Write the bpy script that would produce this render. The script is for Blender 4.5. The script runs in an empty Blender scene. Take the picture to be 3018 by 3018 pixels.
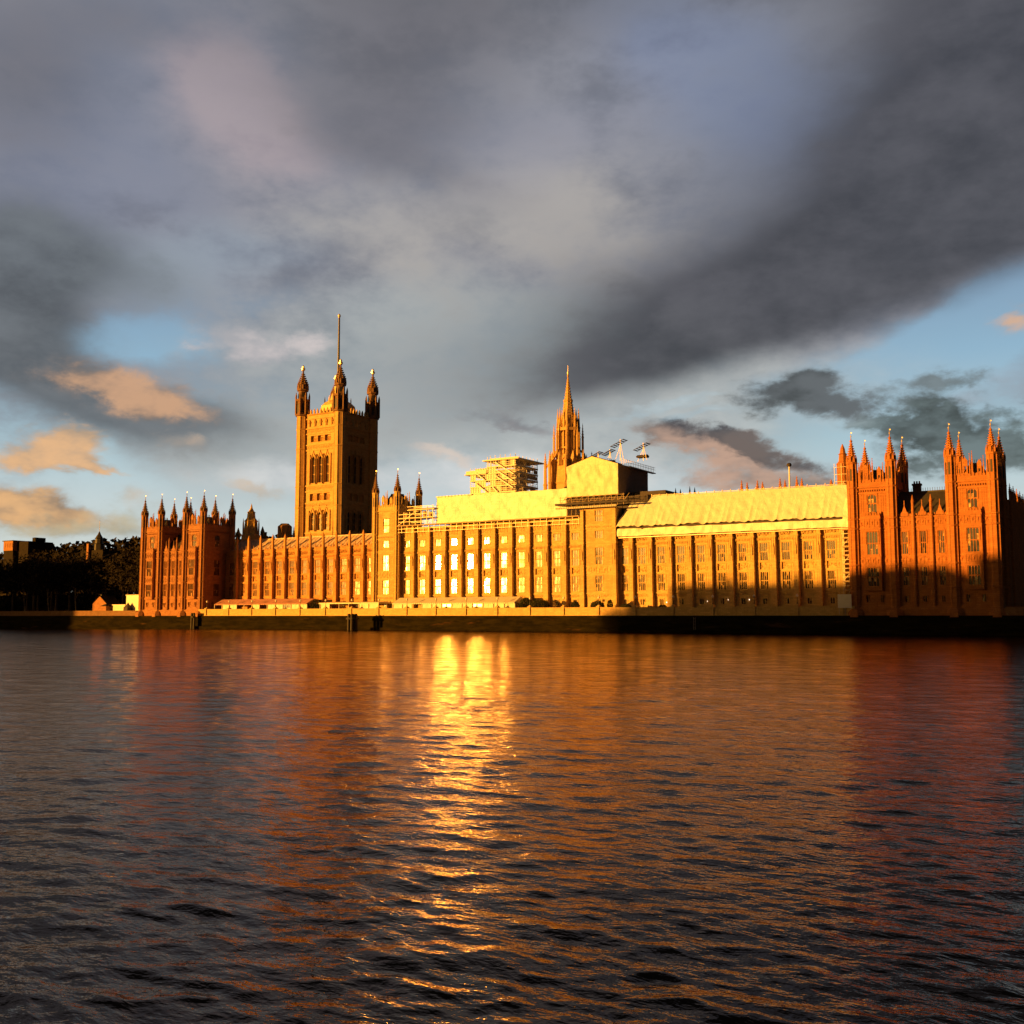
import bpy, math, random
import numpy as np
from mathutils import Matrix, Vector

# ---------------------------------------------------------------- scene, camera
sc = bpy.context.scene
COL = sc.collection
rng = random.Random(7)
CAM = (31.4507, -240.3595, 3.8965)
PITCH, YAW, FOC = 0.0977, -0.5575, 1.0387
cd = bpy.data.cameras.new("camera")
cd.sensor_width = 36.0
cd.lens = 36.0 * FOC
cd.clip_start = 0.3
cd.clip_end = 20000
cam = bpy.data.objects.new("camera", cd)
COL.objects.link(cam)
cam.location = CAM
cam.rotation_euler = (math.pi / 2 + PITCH, 0, -YAW)
sc.camera = cam
sc.render.resolution_x = sc.render.resolution_y = 1024
sc.view_settings.view_transform = 'Standard'
sc.view_settings.look = 'None'
sc.view_settings.gamma = 1
EXPO = 1.0
sc.view_settings.exposure = EXPO
sc.cycles.use_denoising = True
sc.cycles.adaptive_threshold = .015
sc.cycles.sample_clamp_indirect = 40
sc.cycles.max_bounces = 6
sc.cycles.diffuse_bounces = 2
sc.cycles.glossy_bounces = 4
sc.cycles.transparent_max_bounces = 6

SUN = Vector((-.572, -.819, .0525)).normalized()      # towards the sun
sl = bpy.data.lights.new("sun", 'SUN')
sl.energy = 5.0
sl.angle = math.radians(0.55)
sl.color = (1.0, 0.41, 0.05)
sun = bpy.data.objects.new("sun", sl)
COL.objects.link(sun)
sun.rotation_euler = SUN.to_track_quat('Z', 'Y').to_euler()


def lin(c):
    return tuple(((v / 255 + .055) / 1.055) ** 2.4 if v > 10 else v / 255 / 12.92 for v in c)


# ---------------------------------------------------------------- node helper
class NT:
    def __init__(s, tree):
        s.t = tree
        s.n = tree.nodes
        s.l = tree.links

    def node(s, typ, ins=None, **props):
        n = s.n.new(typ)
        for k, v in props.items():
            setattr(n, k, v)
        for k, v in (ins or {}).items():
            i = n.inputs[k]
            if isinstance(v, bpy.types.NodeSocket):
                s.l.new(v, i)
            else:
                i.default_value = v
        return n

    def m(s, op, a, b=0.0, c=0.0, clamp=False):
        return s.node('ShaderNodeMath', {0: a, 1: b, 2: c}, operation=op, use_clamp=clamp).outputs[0]

    def vm(s, op, a, b=(0, 0, 0), out=0):
        return s.node('ShaderNodeVectorMath', {0: a, 1: b}, operation=op).outputs[out]

    def mix(s, f, a, b, blend='MIX'):
        n = s.node('ShaderNodeMix', None, data_type='RGBA', blend_type=blend)
        for i, v in ((0, f), (6, a), (7, b)):
            if isinstance(v, bpy.types.NodeSocket):
                s.l.new(v, n.inputs[i])
            else:
                n.inputs[i].default_value = (*v, 1) if isinstance(v, tuple) and len(v) == 3 else v
        return n.outputs[2]

    def noise(s, vec, scale, detail=4, rough=.55, dist=0.0, out=0, dims='3D'):
        return s.node('ShaderNodeTexNoise', {'Vector': vec, 'Scale': scale, 'Detail': detail, 'Roughness': rough,
                                             'Distortion': dist}, noise_dimensions=dims).outputs[out]

    def ss(s, v, lo, hi, a=0.0, b=1.0):
        return s.node('ShaderNodeMapRange', {0: v, 1: lo, 2: hi, 3: a, 4: b}, interpolation_type='SMOOTHSTEP').outputs[0]

    def lr(s, v, lo, hi, a=0.0, b=1.0):
        return s.node('ShaderNodeMapRange', {0: v, 1: lo, 2: hi, 3: a, 4: b}).outputs[0]


# ---------------------------------------------------------------- sky
world = bpy.data.worlds.new("World")
sc.world = world
world.use_nodes = True
K = 1.5621 / 3018.0


def pix_dir(px, py):
    """photograph position (0..1932) -> azimuth, elevation of that bit of sky"""
    u = (px / 1932 - .5) / FOC
    v = (.5 - py / 1932) / FOC
    F = math.cos(PITCH) - v * math.sin(PITCH)
    Z = math.sin(PITCH) + v * math.cos(PITCH)
    x = F * math.sin(YAW) + u * math.cos(YAW)
    y = F * math.cos(YAW) - u * math.sin(YAW)
    return math.atan2(x, y), math.atan2(Z, math.hypot(x, y))


def build_sky():
    T = NT(world.node_tree)
    T.n.clear()
    geo = T.node('ShaderNodeTexCoord')
    d = geo.outputs['Generated']
    sep = T.node('ShaderNodeSeparateXYZ', {0: d})
    X, Y, Z = sep.outputs
    az = T.m('ARCTAN2', X, Y)
    hyp = T.m('SQRT', T.m('ADD', T.m('MULTIPLY', X, X), T.m('MULTIPLY', Y, Y)))
    el = T.m('ARCTAN2', Z, hyp)
    q = T.node('ShaderNodeCombineXYZ', {0: az, 1: el, 2: 0.0}).outputs[0]
    # sheared, warped coordinates so that edges billow
    dn = T.vm('MULTIPLY', d, (1, 1, 1.9))
    # (colour sockets are split by hand: implicit conversions are compiled last and overflow the shader stack)
    c1 = T.node('ShaderNodeSeparateColor', {0: T.noise(dn, 5.0, 5, .55, 0, 1)}).outputs
    w1 = T.node('ShaderNodeCombineXYZ', {0: c1[0], 1: c1[1], 2: c1[2]}).outputs[0]
    c2 = T.node('ShaderNodeSeparateColor', {0: T.noise(dn, 19.0, 6, .6, 0.3, 1)}).outputs
    w2 = T.node('ShaderNodeCombineXYZ', {0: c2[0], 1: c2[1], 2: c2[2]}).outputs[0]
    w1 = T.vm('MULTIPLY', T.vm('SUBTRACT', w1, (.5, .5, .5)), (.17, .12, 0))
    w2 = T.vm('MULTIPLY', T.vm('SUBTRACT', w2, (.5, .5, .5)), (.055, .04, 0))
    qw = T.vm('ADD', q, T.vm('ADD', w1, w2))       # strongly warped
    qs = T.vm('ADD', q, T.vm('MULTIPLY', T.vm('ADD', w1, w2), (.38, .38, 0)))
    qn = T.vm('ADD', q, w2)                          # lightly warped
    nlow = T.noise(dn, 3.2, 4, .55)
    nmid = T.noise(dn, 8.0, 5, .60)
    nfine = T.noise(T.vm('MULTIPLY', d, (1, 1, 1.8)), 22.0, 5, .60)
    nsh = T.noise(T.vm('ADD', T.vm('MULTIPLY', d, (1, 1, 2.0)), (.004, 0, -.006)), 15.0, 4, .55)
    tex = T.m('ADD', T.m('MULTIPLY', nmid, .72), T.m('MULTIPLY', nfine, .28))

    def blob(px, py, rx, ry, rot=0, amp=1.0, src=None):
        a, e = pix_dir(px, py)
        mp = T.node('ShaderNodeMapping', {'Vector': src or qw, 'Location': (a, e, 0),
                                          'Rotation': (0, 0, math.radians(rot)),
                                          'Scale': (rx / 2007, ry / 2007, 1)}, vector_type='TEXTURE')
        dd = T.vm('DOT_PRODUCT', mp.outputs[0], mp.outputs[0], 1)
        g = T.m('EXPONENT', T.m('MULTIPLY', dd, -1.0))
        return T.m('MULTIPLY', g, amp) if amp != 1 else g

    def chain(vec):
        # ties a branch to the sky built so far, so the shader is evaluated layer by layer (effect: nil)
        r_ = T.node('ShaderNodeSeparateColor', {0: sky}).outputs[0]
        e_ = T.m('MULTIPLY', r_, 1e-9)
        return T.vm('ADD', vec, T.node('ShaderNodeCombineXYZ', {0: e_, 1: 0.0, 2: 0.0}).outputs[0])

    def blobs(lst, src=None):
        r = None
        src = chain(src)
        for b in lst:
            g = blob(*b, src=src)
            r = g if r is None else T.m('ADD', r, g)
        return r

    def col(c, k=1.0):
        s = 2 ** -EXPO * k
        return tuple(v * s for v in lin(c))

    # clear air behind the clouds
    ramp = T.node('ShaderNodeValToRGB', {0: T.lr(el, 0.0, .5)})
    cr = ramp.color_ramp
    stops = [(0.0, (222, 222, 200)), (.10, (206, 214, 208)), (.2, (196, 210, 212)), (.32, (168, 198, 210)),
             (.46, (142, 178, 202)), (.7, (112, 130, 160)), (1.0, (84, 94, 126))]
    while len(cr.elements) < len(stops):
        cr.elements.new(.5)
    for e, (p, c) in zip(cr.elements, stops):
        e.position = p
        e.color = (*col(c), 1)
    sky = ramp.outputs[0]

    def layer(lst, c1_, c2_, lo, hi, k=1.0, ns=.25, src=None, field=None, cf=None):
        """one soft sheet of cloud: gaussian areas broken up by noise, two tones inside"""
        nonlocal sky
        f = tex if field is None else field
        bsum = blobs(lst, src or qs)
        g = T.m('MULTIPLY_ADD', T.lr(f, .3, .7, -ns, ns), T.m('MULTIPLY', bsum, 3.5, clamp=True), bsum)
        m_ = T.ss(g, lo, hi, 0, k)
        c_ = T.mix(T.ss(tex if cf is None else cf, .30, .70), col(c1_), col(c2_))
        sky = T.mix(m_, sky, c_)

    # high grey veil, thick overhead and broken near the horizon
    veil = T.lr(el, .12, .27, 0, 1)
    holes = blobs([(235, 615, 110, 40, 8, .8), (330, 650, 140, 36, 0, .5), (480, 580, 170, 50, 5, .45), (1700, 700, 260, 70, 22, 1.2),
                   (1880, 600, 110, 70, 25, 1.25), (1480, 745, 110, 36, 12, .5),
                   (330, 545, 110, 40, 10, .4)], qs)
    cover = T.m('SUBTRACT', T.m('ADD', veil, T.lr(tex, .3, .7, -.3, .3)), holes)
    cover = T.ss(cover, .0, .8)
    vc = T.mix(T.ss(tex, .30, .70), col((112, 114, 124)), col((158, 158, 166)))
    vc = T.mix(T.ss(nlow, .40, .66, 0, .5), vc, col((122, 128, 146)))
    sky = T.mix(cover, sky, vc)
    # lower band of soft grey over the skyline
    layer([(900, 760, 560, 110, -2, 1.0), (1180, 840, 280, 80, 0, .8), (480, 850, 260, 55, 0, .8),
           (1150, 640, 420, 90, -10, .7), (560, 900, 220, 60, 5, .5), (760, 640, 300, 120, 0, .6)], (146, 154, 158), (186, 190, 188), .0, 1.1, .92, .25)
    layer([(950, 905, 420, 45, 0, .8), (520, 900, 150, 30, 0, .5)], (200, 204, 206), (228, 228, 226), .1, .9, .85, .2)

    # tones of the overhead deck
    layer([(1330, 130, 260, 120, -30, 1), (1480, 200, 200, 120, -40, .6), (1240, 60, 60, 30, 0, .4)], (112, 122, 150), (130, 144, 174), -.1, 1.2, .7, .3)
    layer([(130, 250, 220, 140, 30, .8), (120, 420, 220, 130, 0, .6), (330, 350, 150, 60, -20, .3)], (108, 116, 138), (134, 140, 160), -.1, 1.2, .75, .3)
    layer([(400, 480, 360, 60, 8, .9), (260, 560, 200, 40, 10, .5)], (126, 136, 152), (156, 168, 180), .0, 1.2, .8, .3)
    layer([(900, 390, 230, 80, 8, 1), (1070, 440, 230, 90, -5, 1.0), (700, 470, 230, 70, -25, .6)], (146, 144, 146), (186, 180, 174), .0, 1.2, .9, .35)
    layer([(1010, 290, 260, 70, 20, .8), (800, 250, 200, 60, 0, .5)], (126, 128, 142), (156, 156, 168), .0, 1.2, .7, .3)
    layer([(425, 160, 100, 95, 0, .9), (510, 240, 95, 85, -10, 1.0), (370, 120, 80, 60, 0, .5), (600, 290, 90, 50, 0, .3)], (146, 136, 144), (182, 168, 172), -.05, 1.2, .85, .3)
    layer([(1215, 562, 70, 22, -32, 1.0)], (118, 118, 122), (154, 154, 154), .1, 1.2, .6, .3)

    # heavy dark masses
    a0, e0 = pix_dir(1932, 535)
    a1, e1 = pix_dir(1180, 772)
    sl_ = (e0 - e1) / (a0 - a1)
    sepq = T.node('ShaderNodeSeparateXYZ', {0: T.vm('ADD', q, T.vm('MULTIPLY', T.vm('ADD', w1, w2), (.25, .25, 0)))})
    line = T.m('SUBTRACT', sepq.outputs[1], T.m('ADD', T.m('MULTIPLY', T.m('SUBTRACT', sepq.outputs[0], a1), sl_), e1))
    edge = T.ss(line, -.008, .034)
    mass = blobs([(1800, 380, 480, 230, 20, 1.0), (1330, 625, 480, 130, 8, .95), (1650, 470, 360, 160, 18, .5),
                  (1920, 60, 330, 300, 0, 1.1), (1200, 690, 260, 70, 12, .3)], qs)
    mass = T.m('MULTIPLY', edge, T.ss(T.m('ADD', mass, T.lr(tex, .3, .7, -.38, .38)), -.1, 1.3))
    dk = T.mix(T.ss(tex, .28, .72), col((56, 56, 63)), col((84, 83, 90)))
    sky = T.mix(T.m('MULTIPLY', mass, .95), sky, dk)
    layer([(20, 600, 130, 160, 10, 1.0), (180, 480, 190, 60, -12, .6), (120, 730, 210, 60, -22, .9),
           (360, 790, 160, 45, -8, .8), (0, 500, 140, 100, 0, .6)], (74, 78, 84), (108, 114, 120), .0, 1.15, .92, .3)
    layer([(20, 130, 170, 150, 0, .9), (700, 120, 260, 110, 0, .8), (760, 240, 180, 80, 0, .6),
           (900, 40, 300, 80, 0, .6), (260, 30, 170, 60, 0, .5), (820, 330, 200, 40, -20, .4)], (88, 86, 92), (112, 110, 118), .0, 1.25, .75, .4)

    # sun-lit clouds low over the skyline
    def puff(lst, dark, light, lo=.35, hi=.62, k=.95, ns=.42):
        nonlocal sky
        bsum = blobs(lst, qn)
        g = T.m('MULTIPLY_ADD', T.lr(nfine, .3, .7, -ns, ns), T.m('MULTIPLY', bsum, 3.0, clamp=True), bsum)
        msk = T.ss(g, lo - .08, hi + .08, 0, k)
        shade = T.ss(T.m('ADD', nsh, T.m('MULTIPLY', g, .12)), .40, .74)
        sky = T.mix(msk, sky, T.mix(shade, col(dark), col(light)))

    puff([(480, 655, 95, 30, -5, 1.0), (585, 640, 45, 24, 0, .8), (375, 663, 32, 12, 0, .6)], (170, 168, 172), (212, 200, 198), .1, 1.1, .85, .45)
    puff([(235, 730, 115, 34, -8, 1.1), (300, 765, 75, 20, -12, .8), (170, 715, 60, 20, 0, .6)], (112, 106, 104), (204, 160, 126), .12, 1.0, .95, .4)
    puff([(110, 845, 75, 30, -5, 1.1), (70, 870, 80, 16, 0, .6), (185, 888, 60, 10, -14, .9), (150, 820, 35, 20, 0, .6)], (158, 142, 126), (230, 180, 130), .15, .95, .95, .42)
    puff([(340, 835, 45, 16, -14, 1.0)], (146, 142, 138), (196, 170, 148), .15, 1.0, .75, .35)
    puff([(70, 965, 120, 28, -4, 1.1), (110, 955, 40, 20, 0, .5), (0, 950, 60, 24, 0, .8)], (140, 120, 102), (228, 176, 120), .12, 1.0, .95, .4)
    puff([(480, 922, 65, 10, -12, 1.0), (250, 940, 34, 24, -10, .7)], (170, 165, 155), (206, 182, 156), .15, 1.0, .65, .3)
    puff([(120, 992, 190, 22, 0, .9), (250, 960, 80, 20, 0, .5)], (132, 132, 118), (186, 176, 148), .1, 1.1, .8, .45)
    puff([(985, 803, 85, 13, -10, 1.1), (930, 775, 80, 14, -5, .6)], (104, 104, 112), (150, 142, 142), .15, 1.05, .75, .35)
    puff([(845, 855, 60, 15, -10, 1.0)], (190, 180, 175), (220, 200, 185), .15, 1.0, .65, .3)
    puff([(1330, 835, 110, 28, -14, 1.0), (1440, 880, 130, 26, -16, 1.0), (1260, 815, 55, 15, -5, .7), (1400, 905, 150, 20, -6, .7)],
         (128, 112, 106), (192, 154, 132), .12, .95, .93, .42)
    puff([(1350, 822, 105, 18, -15, 1.1), (1440, 862, 110, 17, -17, 1.1)], (66, 66, 74), (104, 94, 92), .2, 1.0, .95, .5)
    puff([(1525, 750, 100, 34, -4, 1.1), (1600, 770, 70, 24, 0, .7), (1450, 735, 50, 16, 0, .5)], (54, 56, 58), (94, 98, 102), .12, .9, .97, .6)
    puff([(1760, 722, 75, 17, 0, 1.0), (1690, 770, 60, 18, 0, .8)], (78, 84, 86), (114, 124, 128), .12, .95, .9, .7)
    puff([(1745, 805, 85, 30, -5, 1.0), (1860, 830, 110, 38, -8, 1.1), (1900, 770, 60, 18, 0, .7), (1650, 800, 60, 16, 0, .6), (1780, 870, 110, 30, 0, .5)],
         (56, 62, 62), (106, 120, 122), .1, .9, .95, .75)
    puff([(1915, 605, 30, 22, -20, 1.1)], (160, 142, 132), (214, 172, 140), .1, .95, .9, .3)
    puff([(1250, 762, 130, 9, 10, .9), (1330, 775, 100, 10, 6, .8), (1560, 800, 120, 20, 0, .4)], (160, 180, 190), (190, 206, 212), .15, 1.1, .65, .4)

    # unseen sky away from the west, darkened to hold fill light down
    aw = T.m('ABSOLUTE', T.m('SUBTRACT', az, YAW))
    aw = T.m('MINIMUM', aw, T.m('SUBTRACT', 2 * math.pi, aw))
    front = T.m('MULTIPLY', T.ss(aw, .55, .95, 1, 0), T.ss(el, .49, .66, 1, 0))
    dim_sky = T.mix(T.ss(nlow, .3, .7), (.004, .0035, .0035), (.011, .010, .010))
    sky = T.mix(T.lr(front, 0, 1, 1, 0), sky, dim_sky)

    # physical sky and the glow around the low sun
    ns_ = T.node('ShaderNodeTexSky', None, sky_type='NISHITA')
    ns_.sun_disc = False
    ns_.sun_elevation = math.asin(SUN.z)
    ns_.sun_rotation = math.atan2(SUN.x, SUN.y)
    ns_.dust_density = 3
    nish = T.mix(1.0, ns_.outputs[0], (.006, .006, .006), 'MULTIPLY')
    sky = T.mix(1.0, sky, nish, 'ADD')
    asun, esun = math.atan2(SUN.x, SUN.y), math.asin(SUN.z)
    dazs = T.m('ABSOLUTE', T.m('SUBTRACT', az, asun))
    dazs = T.m('MINIMUM', dazs, T.m('SUBTRACT', 2 * math.pi, dazs))
    dz = T.m('DIVIDE', T.m('SUBTRACT', el, esun), .05)
    da = T.m('DIVIDE', dazs, .24)
    g = T.m('EXPONENT', T.m('MULTIPLY', T.m('ADD', T.m('MULTIPLY', dz, dz), T.m('MULTIPLY', da, da)), -.5))
    glow = T.mix(g, (0, 0, 0), (4.0, 2.1, .36))
    da2 = T.m('DIVIDE', dazs, .6)
    dz2 = T.m('DIVIDE', T.m('SUBTRACT', el, esun), .12)
    g2 = T.m('EXPONENT', T.m('MULTIPLY', T.m('ADD', T.m('MULTIPLY', dz2, dz2), T.m('MULTIPLY', da2, da2)), -.5))
    glow = T.mix(1.0, glow, T.mix(g2, (0, 0, 0), (.035, .02, .008)), 'ADD')
    sky = T.mix(1.0, sky, glow, 'ADD')
    bg = T.node('ShaderNodeBackground', {0: sky, 1: 1.0})
    out = T.node('ShaderNodeOutputWorld', {0: bg.outputs[0]})
    return out


build_sky()
world.cycles.sampling_method = 'MANUAL'
world.cycles.sample_map_resolution = 512


# ---------------------------------------------------------------- materials
def new_mat(name):
    m = bpy.data.materials.new(name)
    m.use_nodes = True
    t = NT(m.node_tree)
    b = m.node_tree.nodes['Principled BSDF']
    return m, t, b


def stone(name, base, dark=.55, course=.38, bumpk=.012):
    m, T, b = new_mat(name)
    pos = T.node('ShaderNodeNewGeometry').outputs['Position']
    s = T.node('ShaderNodeSeparateXYZ', {0: pos}).outputs
    uv = T.node('ShaderNodeCombineXYZ', {0: T.m('ADD', s[0], T.m('MULTIPLY', s[1], .83)), 1: s[2], 2: 0.0}).outputs[0]
    br = T.node('ShaderNodeTexBrick', {'Vector': uv, 'Color1': (1, 1, 1, 1), 'Color2': (.72, .70, .68, 1),
                                       'Mortar': (.55, .52, .5, 1), 'Scale': 1.0, 'Mortar Size': .02,
                                       'Brick Width': .95, 'Row Height': course}, offset=.5)
    n1 = T.noise(pos, .35, 5, .65)
    n2 = T.noise(T.vm('MULTIPLY', pos, (1, 1, .16)), 1.3, 5, .7)
    n3 = T.noise(pos, 6.0, 4, .6)
    c = T.mix(1.0, base, br.outputs[0], 'MULTIPLY')
    c = T.mix(T.ss(n1, .38, .66, 0, .45), c, tuple(v * dark for v in base))
    c = T.mix(T.ss(n2, .50, .72, 0, .5), c, tuple(v * dark * .62 for v in base))
    c = T.mix(T.ss(n3, .3, .7, .0, .25), c, tuple(min(1, v * 1.25) for v in base))
    T.l.new(c, b.inputs['Base Color'])
    b.inputs['Roughness'].default_value = .88
    b.inputs['Specular IOR Level'].default_value = .25
    h = T.m('ADD', T.m('MULTIPLY', n3, .6), T.m('MULTIPLY', br.outputs['Fac'], -.6))
    bp = T.node('ShaderNodeBump', {'Height': h, 'Strength': .9, 'Distance': bumpk})
    T.l.new(bp.outputs[0], b.inputs['Normal'])
    return m


def plain(name, base, rough=.8, metal=0.0, var=.25, scale=2.0, bump=0.0):
    m, T, b = new_mat(name)
    pos = T.node('ShaderNodeNewGeometry').outputs['Position']
    n = T.noise(pos, scale, 5, .6)
    c = T.mix(T.ss(n, .3, .7), base, tuple(v * (1 - var) for v in base))
    T.l.new(c, b.inputs['Base Color'])
    b.inputs['Roughness'].default_value = rough
    b.inputs['Metallic'].default_value = metal
    if bump:
        bp = T.node('ShaderNodeBump', {'Height': T.noise(pos, scale * 3, 5, .6), 'Strength': .8, 'Distance': bump})
        T.l.new(bp.outputs[0], b.inputs['Normal'])
    return m


def glassmat(name, base, f_ior, rough):
    m, T, b = new_mat(name)
    pos = T.node('ShaderNodeNewGeometry').outputs['Position']
    n = T.noise(pos, .9, 3, .6)
    c = T.mix(T.ss(n, .45, .6), base, tuple(v * 2.6 for v in base))
    T.l.new(c, b.inputs['Base Color'])
    b.inputs['Roughness'].default_value = rough
    b.inputs['IOR'].default_value = f_ior
    bp = T.node('ShaderNodeBump', {'Height': T.noise(pos, 2.2, 2, .5), 'Strength': 1.0, 'Distance': .0012})
    T.l.new(bp.outputs[0], b.inputs['Normal'])
    return m


M = {}
M['stone_mid'] = stone('limestone_glare_tint_strong', (.66, .46, .19), .68)  # limestone tints step between buildings to paint in the yellow glare haze
M['stone_south'] = stone('limestone_glare_tint_mild', (.62, .33, .12), .64)
M['stone_north'] = stone('limestone_glare_tint_none', (.47, .19, .065), .58)
M['stone_spav'] = stone('limestone_glare_tint_faint', (.42, .20, .095), .58)
M['stone_dark'] = stone('dark_stone', (.26, .15, .085), .6)  # plain darker tone of the stone
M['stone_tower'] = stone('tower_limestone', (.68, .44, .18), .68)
M['glass'] = glassmat('leaded_glass', (.012, .009, .006), 2.1, .10)
M['blind'] = glassmat('blind_behind_glass', (.26, .17, .08), 1.6, .12)
M['slate'] = plain('roof_slate', (.05, .045, .045), .65, 0, .4, 1.2, .02)
M['slate_pale'] = plain('pale_roof_plates', (.78, .58, .45), .7, 0, .35, .8, .02)
M['pole'] = plain('grey_pole', (.10, .10, .11), .5, 0, .1)
M['roof_lit'] = plain('sunlit_roof', (.9, .66, .3), .6, .2, .25)  # gold tone puts sunlight into the iron roof's colour
M['gilt'] = plain('gilded_metal', (.95, .8, .5), .35, .6, .1)
M['iron'] = plain('dark_iron', (.05, .045, .045), .6, .3, .3)
M['scaf'] = plain('scaffold_tube', (.6, .52, .42), .5, .4, .2)
M['plank'] = plain('scaffold_boards', (.5, .38, .24), .8, 0, .4, 3)
M['darkboard'] = plain('gap_shade_dark', (.06, .05, .06), .8, 0, .3, 2)
M['greysheet'] = plain('dark_sheeting', (.20, .16, .14), .8, 0, .25, 1.5)
M['white_board'] = plain('white_hoarding', (.85, .8, .74), .6, 0, .08, .7)
M['cream'] = plain('cream_canvas', (.8, .74, .6), .7, 0, .12, .6)
M['red_canvas'] = plain('faded_red_canvas', (.66, .33, .26), .75, 0, .3, .8)
M['bark'] = plain('tree_bark', (.09, .06, .04), .9, 0, .5, 4, .03)
M['bark_pale'] = plain('pale_bark', (.2, .15, .1), .9, 0, .5, 4, .03)
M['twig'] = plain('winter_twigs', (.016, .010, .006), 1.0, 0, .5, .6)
M['leaf'] = plain('evergreen_leaves', (.04, .045, .015), .8, 0, .5, 1.5)
M['brick'] = stone('red_brick', (.26, .12, .08), .6, .3)
M['asphalt'] = plain('ground_earth', (.06, .05, .04), .9, 0, .4, .3)
M['wood'] = plain('wet_timber', (.03, .022, .016), .7, 0, .5, 3, .02)


def sheetmat(name, base):
    m, T, b = new_mat(name)
    pos = T.node('ShaderNodeNewGeometry').outputs['Position']
    s = T.node('ShaderNodeSeparateXYZ', {0: pos}).outputs
    n1 = T.noise(T.vm('MULTIPLY', pos, (1, 1, 1.2)), .8, 6, .65, .8)
    n2 = T.noise(T.vm('MULTIPLY', pos, (1.6, 1.6, .5)), 1.1, 5, .6, 1.2)
    seam = T.m('PINGPONG', T.m('ADD', s[0], T.m('MULTIPLY', s[1], .9)), 1.25)
    seamm = T.ss(seam, 0, .07, .72, 1)
    hs = T.ss(T.m('PINGPONG', s[2], 1.0), 0, .05, .84, 1)
    c = T.mix(T.ss(n1, .3, .7), base, tuple(v * .90 for v in base))
    g = T.m('MULTIPLY', seamm, hs)
    c = T.mix(1.0, c, T.node('ShaderNodeCombineColor', {0: g, 1: g, 2: g}).outputs[0], 'MULTIPLY')
    T.l.new(c, b.inputs['Base Color'])
    b.inputs['Roughness'].default_value = .5
    h = T.m('ADD', T.m('MULTIPLY', n1, .5), T.m('MULTIPLY', n2, .8))
    bp = T.node('ShaderNodeBump', {'Height': h, 'Strength': 1.0, 'Distance': .11})
    T.l.new(bp.outputs[0], b.inputs['Normal'])
    return m


M['sheet'] = sheetmat('white_sheeting', (.80, .80, .72))
M['sheet2'] = sheetmat('cream_sheeting', (.74, .64, .50))

# river wall: weedy below the tide line, stone above
m, T, b = new_mat('weedy_wall')
pos = T.node('ShaderNodeNewGeometry').outputs['Position']
s = T.node('ShaderNodeSeparateXYZ', {0: pos}).outputs
n = T.noise(T.vm('MULTIPLY', pos, (.25, .25, 1.4)), 1.0, 6, .65)
n2 = T.noise(T.vm('MULTIPLY', pos, (.12, .12, .8)), 1.0, 4, .6)
c = T.mix(T.ss(n, .35, .65), (.008, .007, .0035), (.02, .016, .006))
c = T.mix(T.ss(n2, .60, .74, 0, .8), c, (.07, .035, .016))
T.l.new(c, b.inputs['Base Color'])
b.inputs['Roughness'].default_value = 1.0
b.inputs['Specular IOR Level'].default_value = .05
bp = T.node('ShaderNodeBump', {'Height': T.noise(pos, 2.5, 5, .6), 'Strength': .8, 'Distance': .08})
T.l.new(bp.outputs[0], b.inputs['Normal'])
M['weed'] = m

# water
m, T, b = new_mat('river_water')
pos = T.node('ShaderNodeNewGeometry').outputs['Position']
p1 = T.node('ShaderNodeMapping', {'Vector': pos, 'Rotation': (0, 0, -YAW + .1), 'Scale': (.55, 1, 1)}).outputs[0]
a1 = T.noise(p1, .55, 3, .55, .2)
a2 = T.noise(p1, 2.1, 4, .55, .3)
a3 = T.noise(p1, 7.5, 3, .5, .3)
h = T.m('ADD', T.m('ADD', T.m('MULTIPLY', a1, .06), T.m('MULTIPLY', a2, .042)), T.m('MULTIPLY', a3, .020))
bp = T.node('ShaderNodeBump', {'Height': h, 'Strength': 1.0, 'Distance': 1.0})
T.l.new(bp.outputs[0], b.inputs['Normal'])
m.node_tree.nodes.remove(b)
fr = T.node('ShaderNodeFresnel', {'IOR': 1.33, 'Normal': bp.outputs[0]})
df = T.node('ShaderNodeBsdfDiffuse', {'Color': (.022, .014, .009, 1)})
gl = T.node('ShaderNodeBsdfAnisotropic', {'Color': (.74, .61, .54, 1), 'Roughness': .06, 'Normal': bp.outputs[0]})
mx = T.node('ShaderNodeMixShader', {0: fr.outputs[0], 1: df.outputs[0], 2: gl.outputs[0]})
T.l.new(mx.outputs[0], m.node_tree.nodes['Material Output'].inputs[0])
M['water'] = m

m, T, b = new_mat('lamp_glow')
b.inputs['Base Color'].default_value = (.8, .7, .6, 1)
b.inputs['Emission Color'].default_value = (1, .75, .55, 1)
b.inputs['Emission Strength'].default_value = 1.2
M['lit'] = m


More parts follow.
